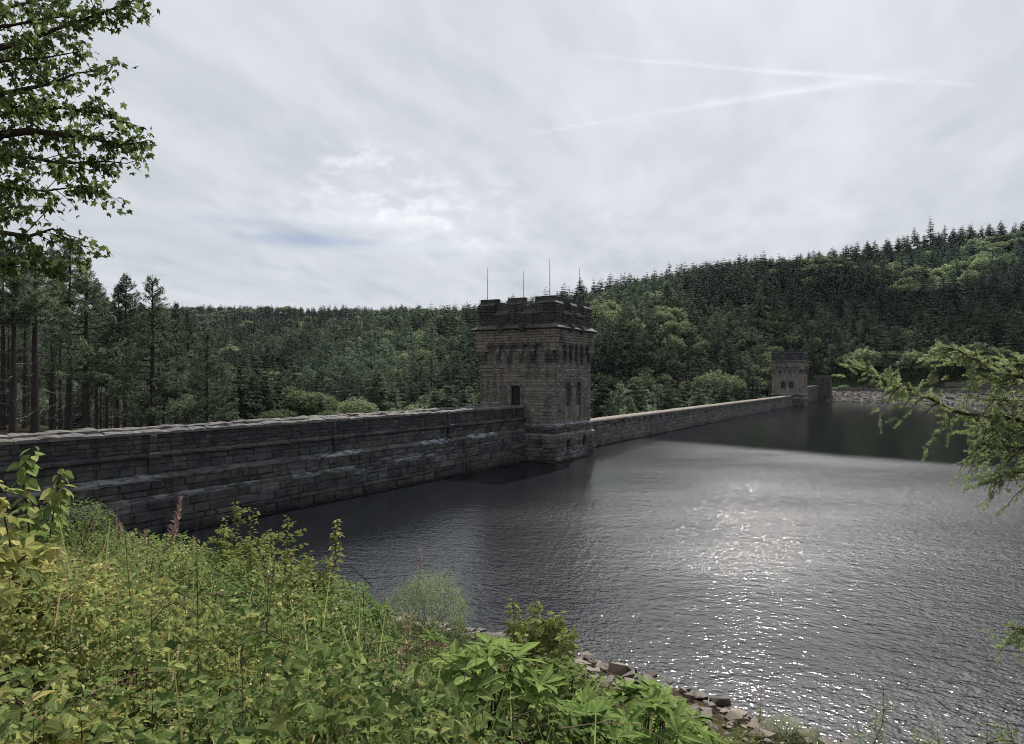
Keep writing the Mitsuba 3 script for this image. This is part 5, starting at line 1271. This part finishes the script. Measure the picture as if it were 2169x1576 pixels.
# ---- the maple boughs hanging in from the left, with their trunk outside the frame
r = rs(361)
mk = thing('maple_tree', 'maple boughs with small lobed leaves hanging into the sky at upper left', 'tree')
wood, lf = MB(), MB()
TR = np.array([-6.4, 6.6]); tz = gz(*TR)[0]
trk = np.array([[TR[0], TR[1], tz - .3], [TR[0] + .05, TR[1], tz + 2], [TR[0] - .05, TR[1] + .05, tz + 4.5], [TR[0] + .1, TR[1], tz + 8], [TR[0], TR[1], tz + 11]])
v, f = tube(trk, [.24, .19, .16, .12, .05], 10); wood.add(v, f, (0.15, 0))
BOUGHS = [([(-60, 330), (0, 283), (60, 276), (120, 282), (185, 290), (250, 305), (300, 300)], 7.0, .030), ([(-120, 150), (0, 96), (60, 80), (120, 56), (200, 28), (290, -6)], 7.4, .024), ([(-80, 215), (30, 190), (100, 176), (160, 152), (205, 148)], 6.8, .016),
          ([(-90, 500), (0, 492), (60, 500), (110, 484), (160, 520)], 6.6, .02), ([(-60, 396), (0, 392), (90, 404), (150, 396), (205, 402)], 7.2, .012), ([(-60, 30), (20, 10), (110, -10)], 7.6, .02), ([(-80, 260), (20, 235), (120, 225), (210, 238), (270, 262)], 7.3, .02), ([(-60, 330), (40, 330), (130, 345), (220, 340), (265, 345)], 6.9, .015), ([(-60, 560), (20, 560), (80, 552), (140, 565)], 6.5, .015), ([(-40, 440), (10, 440), (40, 436)], 6.6, .01), ([(-60, 130), (30, 125), (100, 118), (170, 105)], 7.1, .014), ([(-90, 60), (10, 52), (90, 36), (150, 30)], 6.9, .014)]
tw = []
for pts, Y, rad in BOUGHS:
    n = len(pts); p = np.array([at(px, py, Y + 0.12 * (i - n / 2) * r.normal()) for i, (px, py) in enumerate(pts)])
    hz = min(p[0][2] - 1.2, tz + 10); start = np.array([np.interp(hz, trk[:, 2], trk[:, 0]), np.interp(hz, trk[:, 2], trk[:, 1]), hz]); p = np.vstack([start, p])
    v, f = tube(p, np.linspace(rad * 1.9, rad * 0.22, len(p)), 6, cap=False); wood.add(v, f, (0.08, 0))
    L = np.cumsum(np.r_[0, np.linalg.norm(np.diff(p[1:], axis=0), axis=1)]); nt = int(L[-1] / 0.050)
    for u in np.linspace(0.02, 1, nt):
        b = np.array([np.interp(u * L[-1], L, p[1:, j]) for j in range(3)]); l = r.uniform(0.12, 0.50) * (1.08 - 0.62 * u); a = r.uniform(0, 6.28)
        e = b + l * np.array([0.8 * math.cos(a) + 0.35, 0.9 * math.sin(a), r.normal(0.05, 0.45)]); tw.append((b, e))
for b, e in tw:
    v, f = tube(np.array([b, 0.5 * (b + e) + [0, 0, .015], e]), [.005, .004, .002], 4, cap=False); wood.add(v, f, (0.08, 0))
    m = r.randint(6, 12); u = r.uniform(0.35, 1.05, m)[:, None]; c = b + (e - b) * u + r.normal(0, .05, (m, 3)); a = r.uniform(0, 6.28, m)
    xd = np.stack([np.cos(a) * .8 + .15, np.sin(a) * .8, r.normal(-0.75, 0.35, m)], -1)
    leaves(lf, MAPLE, c, xd, unit(r.normal(0, .55, (m, 3)) + [0, -.1, .7]), r.uniform(0.065, 0.115, m), r.uniform(0.0, 0.9, m), 3)
put(mk, 'trunk', wood, 'twig'); put(mk, 'leaves', lf, 'leaf', 'stuff')

# ---- the spruce branches reaching in from the right
r = rs(381)
sk = thing('spruce_tree', 'light green spruce branches with drooping twigs reaching in from the right edge', 'tree')
wood, nd = MB(), MB()
TR = np.array([5.9, 5.2]); tz = gz(*TR)[0]; SP = 5.0
trk = np.array([[TR[0], TR[1], min(tz, 3.5) - .3], [TR[0], TR[1], 5], [TR[0], TR[1], 8], [TR[0], TR[1], 11.5]]); v, f = tube(trk, [.16, .13, .09, .02], 9); wood.add(v, f, (0.15, 0))
LIMBS = [([(2330, 930), (2230, 900), (2140, 886), (2060, 880), (2010, 868), (1960, 838), (1900, 815), (1862, 792), (1836, 784)], .022, 1.0), ([(2330, 850), (2230, 815), (2160, 798), (2100, 782), (2060, 758), (2030, 742), (2006, 738)], .018, 1.0), ([(2340, 960), (2240, 955), (2190, 950), (2120, 945), (2070, 940)], .014, .8),
         ([(2340, 1010), (2240, 990), (2190, 985), (2150, 1000), (2110, 1012)], .012, .8), ([(2330, 800), (2250, 780), (2190, 765), (2160, 760)], .014, .9), ([(2330, 1100), (2230, 1010), (2160, 1000), (2120, 1008), (2095, 1015)], .008, .5), ([(2300, 1320), (2220, 1325), (2170, 1332), (2142, 1326)], .008, .6), ([(2300, 880), (2220, 862), (2150, 850), (2100, 846)], .012, .9), ([(2300, 905), (2200, 915), (2140, 912), (2085, 905)], .012, .9), ([(2280, 1355), (2200, 1345), (2150, 1352)], .006, .4)]


def spruce_shoot(b, d, l, tone):
    n = max(18, int(520 * l)); u = r.uniform(0.0, 1.0, n)[:, None]; c = b + d * l * u; e = rand_dirs(r, n); e = unit(e - (e @ d)[:, None] * d) + d * 1.15 + [0, 0, .12]
    leaves(nd, LANCE_LO, c, e, rand_dirs(r, n), 0.024 * (1.1 - 0.5 * u[:, 0]), tone + r.normal(0, .1, n), 5)


for li, (pts, rad, den) in enumerate(LIMBS):
    n = len(pts); p = np.array([at(px, py, SP + 0.1 * r.normal()) for px, py in pts]); hz = p[0][2] + 0.1
    p = np.vstack([[np.interp(hz, trk[:, 2], trk[:, 0]), TR[1], hz], p]); v, f = tube(p, np.linspace(rad * 1.0, rad * 0.12, len(p)), 6, cap=False); wood.add(v, f, (0.1, 0))
    L = np.cumsum(np.r_[0, np.linalg.norm(np.diff(p, axis=0), axis=1)]); s = 0.35 * L[-1]
    while s < L[-1]:
        b = np.array([np.interp(s, L, p[:, j]) for j in range(3)]); u = s / L[-1]; s += 0.018 / den
        tdir = unit(np.array([np.interp(min(s + .02, L[-1]), L, p[:, j]) for j in range(3)]) - b + 1e-9)
        sgn = 1 if r.uniform() < .5 else -1; sd = np.array([-tdir[1], tdir[0], 0.0]) * sgn
        hang = r.uniform() < 0.20; l = 0.85 * r.uniform(0.10, 0.36) * (1.15 - 0.75 * max(0, u - .3)) * (1.3 if hang else 1)
        d = unit(0.75 * tdir + sd * r.uniform(0.2, 0.8) + np.array([0, 0, -0.9 if hang else r.uniform(-0.25, 0.4)]))
        t = np.linspace(0, 1, 4)[:, None]; q = b + d * l * t + np.array([0, 0, -0.35 * l]) * t ** 2
        v, f = tube(q, [.0035, .003, .002, .0015], 4, cap=False); wood.add(v, f, (0.15, 0))
        m = int(l / 0.055)
        for w in np.linspace(0.15, 1, m):
            c = q[0] + (q[-1] - q[0]) * w; dd = unit(d + rand_dirs(r, 1)[0] * 0.65 + [0, 0, -.12]); spruce_shoot(c, dd, r.uniform(0.07, 0.13), 0.25 + 0.40 * w + (0.1 if not hang else -.05))
    for w in range(3): spruce_shoot(p[-1], unit(p[-1] - p[-2] + r.normal(0, .3, 3) * np.linalg.norm(p[-1] - p[-2])), 0.09, 0.7)
put(sk, 'trunk', wood, 'twig'); put(sk, 'needles', nd, 'leaf', 'stuff')
